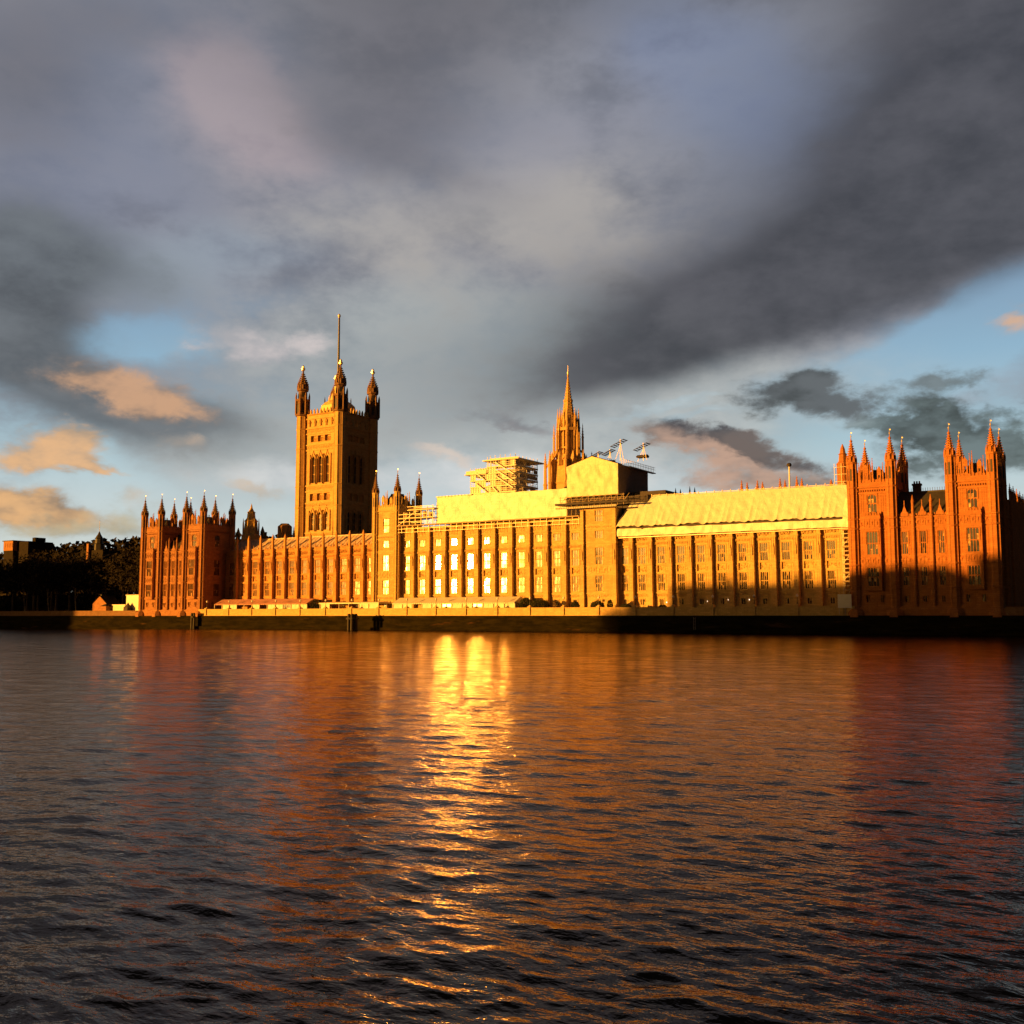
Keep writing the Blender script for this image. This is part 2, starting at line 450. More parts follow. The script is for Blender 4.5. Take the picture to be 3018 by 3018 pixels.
# ---------------------------------------------------------------- mesh helper
class MB:
    def __init__(s):
        s.v = []
        s.f = []
        s.smooth = False

    def quad(s, a, b, c, d):
        i = len(s.v)
        s.v += [a, b, c, d]
        s.f.append((i, i + 1, i + 2, i + 3))

    def poly(s, pts):
        i = len(s.v)
        s.v += pts
        s.f.append(tuple(range(i, i + len(pts))))

    def box(s, x0, x1, y0, y1, z0, z1):
        i = len(s.v)
        s.v += [(x0, y0, z0), (x1, y0, z0), (x1, y1, z0), (x0, y1, z0), (x0, y0, z1), (x1, y0, z1), (x1, y1, z1), (x0, y1, z1)]
        s.f += [tuple(i + k for k in q) for q in ((0, 3, 2, 1), (4, 5, 6, 7), (0, 1, 5, 4), (1, 2, 6, 5), (2, 3, 7, 6), (3, 0, 4, 7))]

    def lathe(s, cx, cy, prof, n=8, rot=None, sx=1.0, sy=1.0):
        rot = math.pi / n if rot is None else rot
        i = len(s.v)
        for z, r in prof:
            for k in range(n):
                a = rot + 2 * math.pi * k / n
                s.v.append((cx + r * sx * math.cos(a), cy + r * sy * math.sin(a), z))
        for j in range(len(prof) - 1):
            for k in range(n):
                k2 = (k + 1) % n
                s.f.append((i + j * n + k, i + j * n + k2, i + (j + 1) * n + k2, i + (j + 1) * n + k))
        s.f.append(tuple(i + k for k in reversed(range(n))))
        s.f.append(tuple(i + (len(prof) - 1) * n + k for k in range(n)))

    def bar(s, p, q, w):
        p, q = Vector(p), Vector(q)
        d = (q - p)
        L = d.length
        if L < 1e-6:
            return
        d /= L
        up = Vector((0, 0, 1)) if abs(d.z) < .9 else Vector((1, 0, 0))
        a = d.cross(up).normalized() * (w / 2)
        b_ = d.cross(a).normalized() * (w / 2)
        i = len(s.v)
        for c in (p, q):
            for sa, sb in ((-1, -1), (1, -1), (1, 1), (-1, 1)):
                s.v.append(tuple(c + a * sa + b_ * sb))
        s.f += [tuple(i + k for k in q_) for q_ in ((0, 1, 2, 3), (7, 6, 5, 4), (0, 4, 5, 1), (1, 5, 6, 2), (2, 6, 7, 3), (3, 7, 4, 0))]

    def gable(s, x0, x1, y0, y1, z0, z1, axis='x'):
        """prism roof; ridge along axis"""
        i = len(s.v)
        if axis == 'x':
            ym = (y0 + y1) / 2
            s.v += [(x0, y0, z0), (x1, y0, z0), (x1, y1, z0), (x0, y1, z0), (x0, ym, z1), (x1, ym, z1)]
            s.f += [tuple(i + k for k in q) for q in ((0, 3, 2, 1), (0, 1, 5, 4), (2, 3, 4, 5), (0, 4, 3), (1, 2, 5))]
        else:
            xm = (x0 + x1) / 2
            s.v += [(x0, y0, z0), (x1, y0, z0), (x1, y1, z0), (x0, y1, z0), (xm, y0, z1), (xm, y1, z1)]
            s.f += [tuple(i + k for k in q) for q in ((0, 3, 2, 1), (0, 1, 4), (1, 2, 5, 4), (2, 3, 5), (3, 0, 4, 5))]

    def rot(s, ang, cx, cy):
        c, n = math.cos(ang), math.sin(ang)
        s.v = [(cx + (x - cx) * c - (y - cy) * n, cy + (x - cx) * n + (y - cy) * c, z) for x, y, z in s.v]
        return s

    def add(s, o):
        i = len(s.v)
        s.v += o.v
        s.f += [tuple(k + i for k in f) for f in o.f]
        return s

    def wall(s, x0, x1, z0, z1, y, holes, depth=.35):
        """face looking to -y with rectangular openings and reveals"""
        xs = sorted({x0, x1, *[h[0] for h in holes], *[h[1] for h in holes]})
        zs = sorted({z0, z1, *[h[2] for h in holes], *[h[3] for h in holes]})
        for a, b_ in zip(xs, xs[1:]):
            for c, d in zip(zs, zs[1:]):
                mx, mz = (a + b_) / 2, (c + d) / 2
                if any(h[0] < mx < h[1] and h[2] < mz < h[3] for h in holes):
                    continue
                s.quad((a, y, c), (b_, y, c), (b_, y, d), (a, y, d))
        for a, b_, c, d in holes:
            Y = y + depth
            s.quad((a, y, c), (a, Y, c), (a, Y, d), (a, y, d))
            s.quad((b_, y, c), (b_, y, d), (b_, Y, d), (b_, Y, c))
            s.quad((a, y, c), (b_, y, c), (b_, Y, c), (a, Y, c))
            s.quad((a, y, d), (a, Y, d), (b_, Y, d), (b_, y, d))

    def mesh(s, name, mat):
        me = bpy.data.meshes.new(name)
        me.from_pydata(s.v, [], s.f)
        if mat:
            me.materials.append(mat)
        me.update()
        if s.smooth:
            for p in me.polygons:
                p.use_smooth = True
        return me


WPOS = {}


def tag(o, label=None, cat=None, group=None, kind=None):
    for k, v in (('label', label), ('category', cat), ('group', group), ('kind', kind)):
        if v:
            o[k] = v
    return o


def thing(name, label, cat, loc, group=None):
    o = bpy.data.objects.new(name, None)
    o.empty_display_size = .1
    COL.objects.link(o)
    o.location = loc
    WPOS[o] = Vector(loc)
    return tag(o, label, cat, group)


def put(name, me, parent, at=(0, 0, 0), mat=None, rz=0.0):
    if isinstance(me, MB):
        me = me.mesh(name, mat)
    o = bpy.data.objects.new(name, me)
    COL.objects.link(o)
    at = Vector(at)
    WPOS[o] = at
    if parent is not None:
        o.parent = parent
        o.location = at - WPOS[parent]
        prz = parent.rotation_euler.z
        if prz:
            o.location = Matrix.Rotation(-prz, 3, 'Z') @ o.location
    else:
        o.location = at
    o.rotation_euler = (0, 0, rz)
    return o


def single(name, mb, mat, label, cat, at=(0, 0, 0), group=None):
    return tag(put(name, mb, None, at, mat), label, cat, group)


def struct(name, mb, mat):
    return tag(put(name, mb, None, (0, 0, 0), mat), kind='structure')


# ---------------------------------------------------------------- windows
_wcache = {}


def window_meshes(w, h, lights, rows, arch, mat):
    key = (round(w, 2), round(h, 2), lights, rows, arch, mat)
    if key in _wcache:
        return _wcache[key]
    f = MB()
    t = .13
    f.box(-w / 2, -w / 2 + t, .0, .3, 0, h)
    f.box(w / 2 - t, w / 2, .0, .3, 0, h)
    f.box(-w / 2 - .1, w / 2 + .1, -.14, .3, -.16, .06)
    f.box(-w / 2 - .12, w / 2 + .12, -.16, .3, h - .02, h + .16)
    for sx in (-1, 1):
        f.box(sx * (w / 2 + .12) - .06, sx * (w / 2 + .12) + .06, -.12, .04, h * .45, h - .05)
    iw = (w - 2 * t) / lights
    xs = [-w / 2 + t + iw * k for k in range(lights + 1)]
    for x in xs[1:-1]:
        f.box(x - .05, x + .05, .08, .28, .06, h)
    zs = [.06 + (h - .06) * k / rows for k in range(rows + 1)]
    for k, z in enumerate(zs[1:-1]):
        f.box(-w / 2 + t, w / 2 - t, .06, .285, z - .06, z + .06)
    for k in range(lights):                       # cusped heads under each transom
        for z in zs[1:]:
            a, b_ = xs[k] + .05, xs[k + 1] - .05
            top = z - (.06 if z != zs[-1] else 0)
            hh = min(.42, iw * .8)
            c = (a + b_) / 2
            f.poly([(a, .12, top - hh), (a + (c - a) * .35, .12, top - hh * .38), (c, .12, top - .02), (a, .12, top)])
            f.poly([(b_, .12, top - hh), (b_, .12, top), (c, .12, top - .02), (b_ - (b_ - c) * .35, .12, top - hh * .38)])
    if arch:                                      # stone spandrels shape an arched head
        n = 7
        R = w / 2 - t
        for sx in (-1, 1):
            pts = [(sx * (w / 2 - t), .05, h), ]
            for k in range(n + 1):
                a = math.pi / 2 * k / n
                pts.append((sx * R * math.cos(a), .05, h - R * .95 + R * .93 * math.sin(a)))
            pts.append((0, .05, h))
            f.poly(pts if sx > 0 else pts[::-1])
    fm = f.mesh('window', mat)
    panes = []
    for v in range(9):
        p = MB()
        r2 = random.Random(v * 31 + int(w * 100) + int(h * 10))
        bt, bb = r2.gauss(0, .005), r2.gauss(0, .004)
        blind_faces = []
        for k in range(lights):
            for j in range(rows):
                for sub in range(2):
                    a, b_ = xs[k], xs[k + 1]
                    z0_, z1_ = zs[j], zs[j + 1]
                    z0, z1 = (z0_, (z0_ + z1_) / 2) if sub == 0 else ((z0_ + z1_) / 2, z1_)
                    tx, tz = bt + r2.gauss(0, .005), bb + r2.gauss(0, .005)
                    hw, hz = (b_ - a) / 2, (z1 - z0) / 2
                    if r2.random() < .2:
                        blind_faces.append(len(p.f))
                    p.quad((a, .2 - tx * hw - tz * hz, z0), (b_, .2 + tx * hw - tz * hz, z0),
                           (b_, .2 + tx * hw + tz * hz, z1), (a, .2 - tx * hw + tz * hz, z1))
        pm = p.mesh('pane', M['glass'])
        pm.materials.append(M['blind'])
        for fi in blind_faces:
            pm.polygons[fi].material_index = 1
        panes.append(pm)
    _wcache[key] = (fm, panes)
    return _wcache[key]


def window(parent, x, y, z, w, h, lights=4, rows=2, arch=False, mat=None, rz=0.0, louvre=False):
    fm, panes = window_meshes(w, h, lights, rows, arch, mat)
    o = put('window', fm, parent, (x, y, z), rz=rz)
    if louvre:
        lv = MB()
        n = int(h / .45)
        for k in range(n):
            z_ = h * k / n
            lv.quad((-w / 2 + .1, .12, z_), (w / 2 - .1, .12, z_), (w / 2 - .1, .3, z_ + h / n * 1.1), (-w / 2 + .1, .3, z_ + h / n * 1.1))
        p = bpy.data.objects.new('louvre', lv.mesh('louvre', M['darkboard']))
    else:
        p = bpy.data.objects.new('pane', rng.choice(panes))
    COL.objects.link(p)
    p.parent = o
    return o


# ---------------------------------------------------------------- ornament helpers
def carve(mb, x0, x1, z0, z1, y, n, seed=1):
    """a carved band: n framed panels with shields and small reliefs"""
    r = random.Random(seed)
    w = (x1 - x0) / n
    mb.box(x0, x1, y - .07, y + .02, z0, z0 + .12)
    mb.box(x0, x1, y - .07, y + .02, z1 - .12, z1)
    for k in range(n):
        a = x0 + w * k
        mb.box(a - .05, a + .05, y - .09, y + .02, z0 + .12, z1 - .12)
        c, zc = a + w / 2, (z0 + z1) / 2
        hh, hw = (z1 - z0) * .30, w * .27
        i = len(mb.v)
        mb.v += [(c - hw, y, zc + hh), (c + hw, y, zc + hh), (c + hw * .9, y, zc - hh * .3), (c, y, zc - hh), (c - hw * .9, y, zc - hh * .3), (c, y - .22, zc + .05)]
        mb.f += [(i + p, i + (p + 1) % 5, i + 5) for p in range(5)]
        for q in range(5):
            xx, zz = a + r.uniform(.12, max(.13, w - .12)), r.uniform(z0 + .2, z1 - .2)
            s = r.uniform(.05, .12)
            mb.box(xx - s, xx + s, y - r.uniform(.06, .16), y + .02, zz - s, zz + s)
    mb.box(x1 - .05, x1 + .05, y - .09, y + .02, z0 + .12, z1 - .12)


def blind(mb, x0, x1, z0, z1, y, pitch=.42):
    """blind tracery: thin vertical ribs with a head rail"""
    n = max(1, int(round((x1 - x0) / pitch)))
    for k in range(n + 1):
        x = x0 + (x1 - x0) * k / n
        mb.box(x - .045, x + .045, y - .05, y + .02, z0, z1)
    mb.box(x0, x1, y - .07, y + .02, z1 - .2, z1)
    zm = (z0 + z1) / 2
    mb.box(x0, x1, y - .06, y + .02, zm - .06, zm + .06)


def cresting(mb, x0, x1, y, z, h=.7, step=.62, t=.18):
    """pierced wavy parapet"""
    n = max(1, int(round((x1 - x0) / step)))
    st = (x1 - x0) / n
    for k in range(n):
        a = x0 + st * k
        hh = h * (1.0 if k % 2 else .68)
        mb.poly([(a + st * .12, y, z), (a + st * .88, y, z), (a + st * .88, y, z + hh * .6), (a + st * .5, y, z + hh), (a + st * .12, y, z + hh * .6)])
        mb.poly([(a + st * .88, y + t, z), (a + st * .12, y + t, z), (a + st * .12, y + t, z + hh * .6), (a + st * .5, y + t, z + hh), (a + st * .88, y + t, z + hh * .6)])
        mb.quad((a + st * .12, y, z + hh * .6), (a + st * .5, y, z + hh), (a + st * .5, y + t, z + hh), (a + st * .12, y + t, z + hh * .6))
        mb.quad((a + st * .5, y, z + hh), (a + st * .88, y, z + hh * .6), (a + st * .88, y + t, z + hh * .6), (a + st * .5, y + t, z + hh))
        mb.quad((a + st * .88, y, z), (a + st * .88, y + t, z), (a + st * .88, y + t, z + hh * .6), (a + st * .88, y, z + hh * .6))
        mb.quad((a + st * .12, y, z), (a + st * .12, y, z + hh * .6), (a + st * .12, y + t, z + hh * .6), (a + st * .12, y + t, z))


def crockets(mb, cx, cy, z0, r0, z1, r1, n=8, steps=7, s=.13):
    for j in range(steps):
        t = (j + .5) / steps
        z = z0 + (z1 - z0) * t
        r = r0 + (r1 - r0) * t
        sz = s * (1 - .45 * t)
        for k in range(n):
            a = math.pi / n + 2 * math.pi * k / n
            x, y = cx + (r + sz * .6) * math.cos(a), cy + (r + sz * .6) * math.sin(a)
            mb.box(x - sz, x + sz, y - sz, y + sz, z - sz * .6, z + sz)


def pinnacle(mb, x, y, z0, z1, w=.3):
    """square shaft with crocketed spirelet"""
    zs = z0 + (z1 - z0) * .42
    mb.lathe(x, y, [(z0, w), (zs, w), (zs + .05, w * 1.25), (zs + .2, w * 1.25), (zs + .22, w * .95), (z1 - .25, .05), (z1 - .22, .13), (z1 - .1, .13), (z1, .02)], 4)
    crockets(mb, x, y, zs + .3, w * .9, z1 - .3, .06, 4, 4, w * .28)


# --- turret used on the end wings and beside the centre block
def turret_meshes(zb, zt, r, mat, key, _c={}):
    """shaft with string rings + slit recesses, cap, gilded vane. origin at axis, world z"""
    if key in _c:
        return _c[key]
    sh = MB()
    zc = zt - 11.5           # cornice level of the tower wall
    rings = [zb + 5.8, zb + 10.9, zt - 20.7, zt - 18.5, zc]
    prof = [(zb, r * 1.28), (zb + .5, r * 1.28), (zb + 1.3, r * 1.05), (zb + 1.9, r)]
    for z in sorted(rings):
        prof += [(z - .22, r), (z - .12, r * 1.13), (z + .12, r * 1.13), (z + .25, r)]
    ztop = zt - 5.7
    prof += [(ztop - .5, r), (ztop - .3, r * 1.16), (ztop, r * 1.16), (ztop + .05, r * .6)]
    sh.lathe(0, 0, prof, 8)
    # vertical ribs on each arris and slit niches
    for k in range(8):
        a = math.pi / 8 + math.pi / 4 * k
        x, y = r * math.cos(a), r * math.sin(a)
        sh.box(x - .07, x + .07, y - .07, y + .07, zb + 2, ztop - .4)
    cap = MB()
    cap.lathe(0, 0, [(ztop, r * .98), (ztop + .5, r * .92), (ztop + 1.1, r * .80), (ztop + 1.2, r * .72), (zt - 1.1, r * .16), (zt - 1.0, r * .3), (zt - .75, r * .3), (zt - .6, r * .12), (zt, .04)], 8)
    crockets(cap, 0, 0, ztop + 1.2, r * .72, zt - 1.2, r * .18, 8, 6, .17)
    for k in range(8):          # little gablets round the foot of the cap
        a = math.pi / 4 * k
        x, y = r * .98 * math.cos(a), r * .98 * math.sin(a)
        cap.lathe(x, y, [(ztop, .2), (ztop + .7, .2), (ztop + 1.5, .02)], 4)
    nic = MB()
    for k in range(8):
        a = math.pi / 4 * k
        x, y = (r * .925 + .02) * math.cos(a), (r * .925 + .02) * math.sin(a)
        c, s_ = math.cos(a), math.sin(a)
        for z0, z1, hw in ((zc + 1.6, zc + 4.4, .2),):
            nic.poly([(x - s_ * -hw, y + c * -hw, z0), (x - s_ * hw, y + c * hw, z0), (x - s_ * hw, y + c * hw, z1 - .3), (x, y, z1), (x - s_ * -hw, y + c * -hw, z1 - .3)])
    vane = MB()
    vane.lathe(0, 0, [(zt - .1, .05), (zt + .2, .14), (zt + .35, .14), (zt + .5, .04), (zt + 1.4, .02)], 6)
    vane.box(-.02, .28, -.02, .02, zt + .9, zt + 1.15)
    out = (sh.mesh('turret', mat), cap.mesh('spire_cap', mat if mat is M['stone_north'] else M['stone_dark']), vane.mesh('vane', M['gilt']), nic.mesh('slit_opening', M['iron']))
    _c[key] = out
    return out


def turret(parent, x, y, zb, zt, r, mat, key):
    sh, cap, vane, nic = turret_meshes(zb, zt, r, mat, key)
    o = put('turret', sh, parent, (x, y, 0))
    for n, me in (('spire_cap', cap), ('vane', vane), ('slit_opening', nic)):
        c = bpy.data.objects.new(n, me)
        COL.objects.link(c)
        c.parent = o
    return o


# ================================================================= THE END WINGS
def tower_face(mb, x0, x1, y, seed, oriel=True):
    """front of one wing tower between its turrets; returns window specs"""
    cx = (x0 + x1) / 2
    ow = 1.75 if oriel else 1.3
    wins = []
    Yo = y - .95 if oriel else y
    low = [(cx - 1.25, cx + 1.25, 10.4, 14.5), (cx - 1.25, cx + 1.25, 17.3, 22.4)]
    base = [(cx - 1.9, cx - 1.1, 6.9, 8.5), (cx + 1.1, cx + 1.9, 6.9, 8.5)]
    top = [(cx - 1.05, cx + 1.05, 26.7, 30.7)]
    if oriel:
        mb.wall(x0, cx - ow, 4.2, 32.3, y, [])
        mb.wall(cx + ow, x1, 4.2, 32.3, y, [])
        mb.wall(cx - ow, cx + ow, 9.7, 26.0, Yo, low)
        mb.wall(cx - ow, cx + ow, 4.2, 9.7, y - .02, base)
        mb.wall(cx - ow, cx + ow, 26.0, 32.3, y, top)
        for sx in (-1, 1):
            X = cx + sx * ow
            mb.quad((X, Yo, 9.7), (X, y, 9.7), (X, y, 26.0), (X, Yo, 26.0))
        mb.quad((cx - ow, Yo, 9.7), (cx + ow, Yo, 9.7), (cx + ow, y, 9.7), (cx - ow, y, 9.7))
        mb.quad((cx - ow, Yo, 26), (cx - ow, y, 26), (cx + ow, y, 26), (cx + ow, Yo, 26))
        cresting(mb, cx - ow, cx + ow, Yo, 26.0, .9, .55)
        mb.box(cx - ow - .12, cx + ow + .12, Yo - .12, y, 9.45, 9.7)
        mb.box(cx - ow - .1, cx + ow + .1, Yo - .14, Yo + .1, 25.2, 25.5)
        mb.box(cx - ow - .1, cx + ow + .1, Yo - .14, Yo + .1, 22.9, 23.2)
        mb.box(cx - ow - .1, cx + ow + .1, Yo - .12, Yo + .1, 16.9, 17.1)
        mb.box(cx - ow - .1, cx + ow + .1, Yo - .12, Yo + .1, 14.8, 15.0)
    else:
        mb.wall(x0, x1, 4.2, 32.3, y, low + base + top)
    carve(mb, cx - ow + .15, cx + ow - .15, 15.0, 16.9, Yo, 3, seed)
    carve(mb, cx - ow + .15, cx + ow - .15, 23.2, 25.2, Yo, 3, seed + 1)
    for a, b_ in ((x0 + .9, cx - ow - .15), (cx + ow + .15, x1 - .9)):
        if b_ - a > .3:
            for z0, z1 in ((10.4, 14.7), (17.3, 22.7), (26.6, 31.2)):
                blind(mb, a, b_, z0, z1, y, .45)
            carve(mb, a, b_, 15.0, 16.9, y, 1, seed + 2)
            carve(mb, a, b_, 23.3, 25.1, y, 1, seed + 3)
    for z, p in ((6.0, .22), (9.9, .18), (23.1, .2), (25.3, .24), (31.0, .14), (32.3, .38)):
        mb.box(x0, x1, y - p, y + .1, z - .13, z + .13)
    r = random.Random(seed)
    for k in range(int((x1 - x0 - 2) / .5)):
        xx = x0 + 1.2 + k * .5
        mb.box(xx - .12, xx + .12, y - .3, y, 31.35, 31.75)
    for (a, b_, c, d) in low:
        wins.append(((a + b_) / 2, Yo, c, b_ - a, d - c, 4, 2, False))
    for (a, b_, c, d) in base:
        wins.append(((a + b_) / 2, y, c, b_ - a, d - c, 2, 1, False))
    for (a, b_, c, d) in top:
        wins.append(((a + b_) / 2, y, c, b_ - a, d - c, 3, 2, True))
    return wins


def tower_crown(mb, x0, x1, y, base=32.4, top=38.2):
    """parapet with tall gabled merlons"""
    w = x1 - x0
    mb.box(x0, x1, y - .12, y + .35, base, base + 1.0)
    cresting(mb, x0 + .6, x1 - .6, y - .1, base + 1.0, 1.0, .7, .3)
    for t, hw, zt in ((.36, .62, top - 1.6), (.70, .5, top - 2.2)):
        c = x0 + w * t
        for sx in (-1, 1):
            mb.box(c + sx * hw * .62 - hw * .24, c + sx * hw * .62 + hw * .24, y - .08, y + .3, base + 1, zt)
        mb.box(c - hw * .4, c + hw * .4, y - .06, y + .28, zt - 1.1, zt)
        i = len(mb.v)
        mb.v += [(c - hw, y - .08, zt), (c + hw, y - .08, zt), (c, y - .08, zt + .9), (c - hw, y + .3, zt), (c + hw, y + .3, zt), (c, y + .3, zt + .9)]
        mb.f += [(i, i + 1, i + 2), (i + 5, i + 4, i + 3), (i, i + 2, i + 5, i + 3), (i + 2, i + 1, i + 4, i + 5), (i, i + 3, i + 4, i + 1)]
        pinnacle(mb, c + hw + .3, y + .1, base + 1, zt + 1.7, .17)
    pinnacle(mb, x0 + w * .53, y + .05, base + .9, top + .6, .24)
    pinnacle(mb, x0 + w * .2, y + .05, base + .9, top - 1.2, .18)


def wing(dx, mat, label, seed):
    root = thing('palace_wing', label, 'palace wing', (dx - 14.4, 6, 4.2))
    X = [0 + dx, -8.26 + dx, -20.46 + dx, -28.84 + dx]
    D = 12.4
    w = MB()
    w.box(X[3] - .8, X[0] + .8, -.55, .8, 3.6, 5.95)
    specs = []
    for k, (a, b_) in enumerate(((X[1], X[0]), (X[3], X[2]))):
        specs += tower_face(w, a, b_, 0, seed + k * 10)
        # north, south and rear sides
        side = MB()
        s2 = tower_face(side, -D, 0, 0, seed + 5 + k, False)      # built along x, then turned to face +x
        side.rot(math.pi / 2, 0, 0)
        side.v = [(x + b_, y + D, z) for x, y, z in side.v]
        w.add(side)
        for (cx, cy, z, ww, hh, li, ro, ar) in s2:
            window(root, b_, D + cx, z, ww, hh, li, ro, ar, mat, math.pi / 2)
        w.box(a, a + .3, .1, D, 4.2, 32.3)
        w.box(a + .3, b_ - .4, D - .3, D, 4.2, 32.3)
    put('wall', w, root, mat=mat)
    for s_ in specs:
        cx, cy, z, ww, hh, li, ro, ar = s_
        window(root, cx, cy, z, ww, hh, li, ro, ar, mat)
    for a, b_ in ((X[1], X[0]), (X[3], X[2])):
        c = MB()
        tower_crown(c, a, b_, 0)
        s1 = MB()
        tower_crown(s1, -D, 0, 0)
        s1.rot(math.pi / 2, 0, 0)
        s1.v = [(x + b_, y + D, z) for x, y, z in s1.v]
        c.add(s1)
        s3 = MB()
        tower_crown(s3, -D, 0, 0)
        s3.rot(-math.pi / 2, 0, 0)
        s3.v = [(x + a, y, z) for x, y, z in s3.v]
        c.add(s3)
        s4 = MB()
        tower_crown(s4, a, b_, D)
        c.add(s4)
        put('parapet', c, root, mat=mat)
        r = MB()
        r.poly([(a, 0, 32.5), (b_, 0, 32.5), (b_, D, 32.5), (a, D, 32.5)])
        cx, cy = (a + b_) / 2, D / 2
        r.lathe(cx, cy, [(32.5, (b_ - a) * .58), (36.6, 1.5), (36.8, 1.5)], 4)
        for k in range(7):
            xx = cx - 1.2 + .4 * k
            r.box(xx - .04, xx + .04, cy - 1.1, cy - 1.04, 36.8, 37.5)
        put('roof', r, root, mat=M['slate'])
    for x in X:
        for y in (0, D):
            turret(root, x, y, 4.2, 43.8, 1.08, mat, ('wing', mat.name))
    # the lower block between its towers
    a, b_ = X[2], X[1]
    m_ = MB()
    y = .35
    cs = [-18.05 + dx, -14.3 + dx, -10.6 + dx]
    holes = []
    for c in cs:
        holes += [(c - .68, c + .68, 10.5, 14.5), (c - .68, c + .68, 17.3, 22.2), (c - .45, c + .45, 6.9, 8.3)]
    m_.wall(a, b_, 4.2, 25.6, y, holes)
    for z, p in ((6.0, .2), (9.9, .16), (14.85, .1), (17.05, .1), (23.1, .2), (25.3, .26)):
        m_.box(a, b_, y - p, y + .1, z - .12, z + .12)
    bx = [-16.2 + dx, -12.45 + dx]
    for x0, x1 in ((a + 1, bx[0] - .3), (bx[0] + .3, bx[1] - .3), (bx[1] + .3, b_ - 1)):
        carve(m_, x0, x1, 15.0, 16.95, y, 2, seed + 40)
        carve(m_, x0, x1, 23.3, 25.1, y, 3, seed + 41)
        c = (x0 + x1) / 2
        blind(m_, x0, c - .8, 17.3, 22.8, y, .4)
        blind(m_, c + .8, x1, 17.3, 22.8, y, .4)
        cresting(m_, x0, x1, y, 25.5, 1.0, .6)
        m_.gable(c - .75, c + .75, y - .05, y + .25, 25.6, 28.0, 'y')
        pinnacle(m_, c, y, 27.4, 29.0, .1)
    put('middle_wall', m_, root, mat=mat)
    for (h0, h1, c0, c1) in holes:
        window(root, (h0 + h1) / 2, y, c0, h1 - h0, c1 - c0, 3 if c1 - c0 > 2 else 2, 2 if c1 - c0 > 2 else 1, False, mat)
    for x in bx:
        bt = MB()
        bt.lathe(x, y - .3, [(4.2, .55), (6, .5), (6.1, .38), (10, .36), (17, .34), (25.3, .33), (25.4, .42), (25.7, .42), (25.8, .3), (28.4, .27), (28.5, .36), (28.7, .3), (30.1, .03)], 8)
        crockets(bt, x, y - .3, 28.7, .26, 30, .04, 4, 3, .08)
        put('buttress', bt, root, mat=mat)
    r = MB()
    r.quad((a, 1.6, 26), (b_, 1.6, 26), (b_, 7, 31.4), (a, 7, 31.4))
    r.quad((a, 7, 31.4), (b_, 7, 31.4), (b_, 12, 26), (a, 12, 26))
    r.quad((a, y, 25.7), (b_, y, 25.7), (b_, 1.6, 26), (a, 1.6, 26))
    r.box(a, b_, 6.9, 7.1, 31.3, 31.6)
    for k in range(int((b_ - a) / .5)):
        xx = a + .25 + k * .5
        r.box(xx - .035, xx + .035, 6.96, 7.04, 31.6, 32.3)
    put('roof', r, root, mat=M['slate'])
    ch = MB()
    ch.box(-18.2 + dx, -16.5 + dx, 11, 12.2, 27, 33.4)
    ch.box(-18.35 + dx, -16.35 + dx, 10.85, 12.35, 33.4, 33.8)
    for k in range(3):
        ch.lathe(-17.9 + k * .55 + dx, 11.6, [(33.8, .2), (34.4, .17)], 8)
    put('chimney', ch, root, mat=M['slate'])
    return root


north_wing = wing(0, M['stone_north'], 'red-orange-lit stone wing with two turreted towers at the right end, its foot in shadow', 3)
south_wing = wing(-237.16, M['stone_spav'], 'far orange-lit stone wing with two turreted towers at the left end beside the dark trees', 8)

# north return front running back from the north wing, all in shade
root = thing('return_front', 'dark unlit side range with a row of pinnacles running back beside the right wing', 'palace range', (-6, 40, 5))
w = MB()
w.box(-14, 1.0, 13.6, 95, 4.5, 29.3)
for k in range(26):
    y = 16.5 + 3.0 * k
    w.lathe(1.2, y, [(4.5, .5), (28, .45), (29.6, .5)], 8)
for z in (10, 17, 23.1, 25.3, 29.2):
    w.box(.9, 1.25, 13.7, 95, z - .15, z + .15)
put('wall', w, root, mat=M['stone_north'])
for k in range(26):
    p = MB()
    y = 16.5 + 3.0 * k
    pinnacle(p, 1.2, y, 29.3, 33.2 if k % 2 == 0 else 32.4, .34)
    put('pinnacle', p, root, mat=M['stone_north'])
for k in range(25):
    for z, h in ((10.5, 4.2), (17.3, 4.9)):
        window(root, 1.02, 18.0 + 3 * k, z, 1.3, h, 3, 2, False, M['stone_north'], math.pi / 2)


# ================================================================= THE RIVER RANGES
def buttress_mesh(mat, ztop, zp, key, _c={}):
    if key in _c:
        return _c[key]
    b_ = MB()
    prof = [(5.0, .82), (9.6, .78), (9.9, .68), (14.7, .64), (14.8, .72), (15.0, .72), (15.1, .62), (17.0, .62), (17.1, .7), (17.3, .6),
            (22.9, .58), (23.0, .7), (23.3, .7), (23.4, .56)]
    if ztop > 27:
        prof += [(26.6, .56), (26.7, .68), (26.95, .68), (27.0, .54)]
    prof += [(ztop, .52), (ztop + .1, .62), (ztop + .3, .62), (ztop + .35, .4), (zp - 1.4, .34), (zp - 1.3, .42), (zp - 1.15, .3), (zp, .03)]
    b_.lathe(0, 0, [(z, r_ * 1.22) for z, r_ in prof], 4, math.pi / 4)
    for z0, z1 in ((10.2, 14.5), (17.4, 22.8)):
        for x in (-.44, 0, .44):
            b_.box(x - .04, x + .04, -.60, -.5, z0, z1)
    b_.box(-.16, .16, -.74, -.45, 18.6, 20.5)     # statue on the buttress face
    b_.lathe(0, -.66, [(20.5, .1), (20.6, .17), (21.4, .02)], 4)
    if zp - ztop > 2:
        crockets(b_, 0, 0, zp - 1.2, .3, zp - .1, .04, 4, 3, .08)
    _c[key] = b_.mesh('buttress', mat)
    return _c[key]


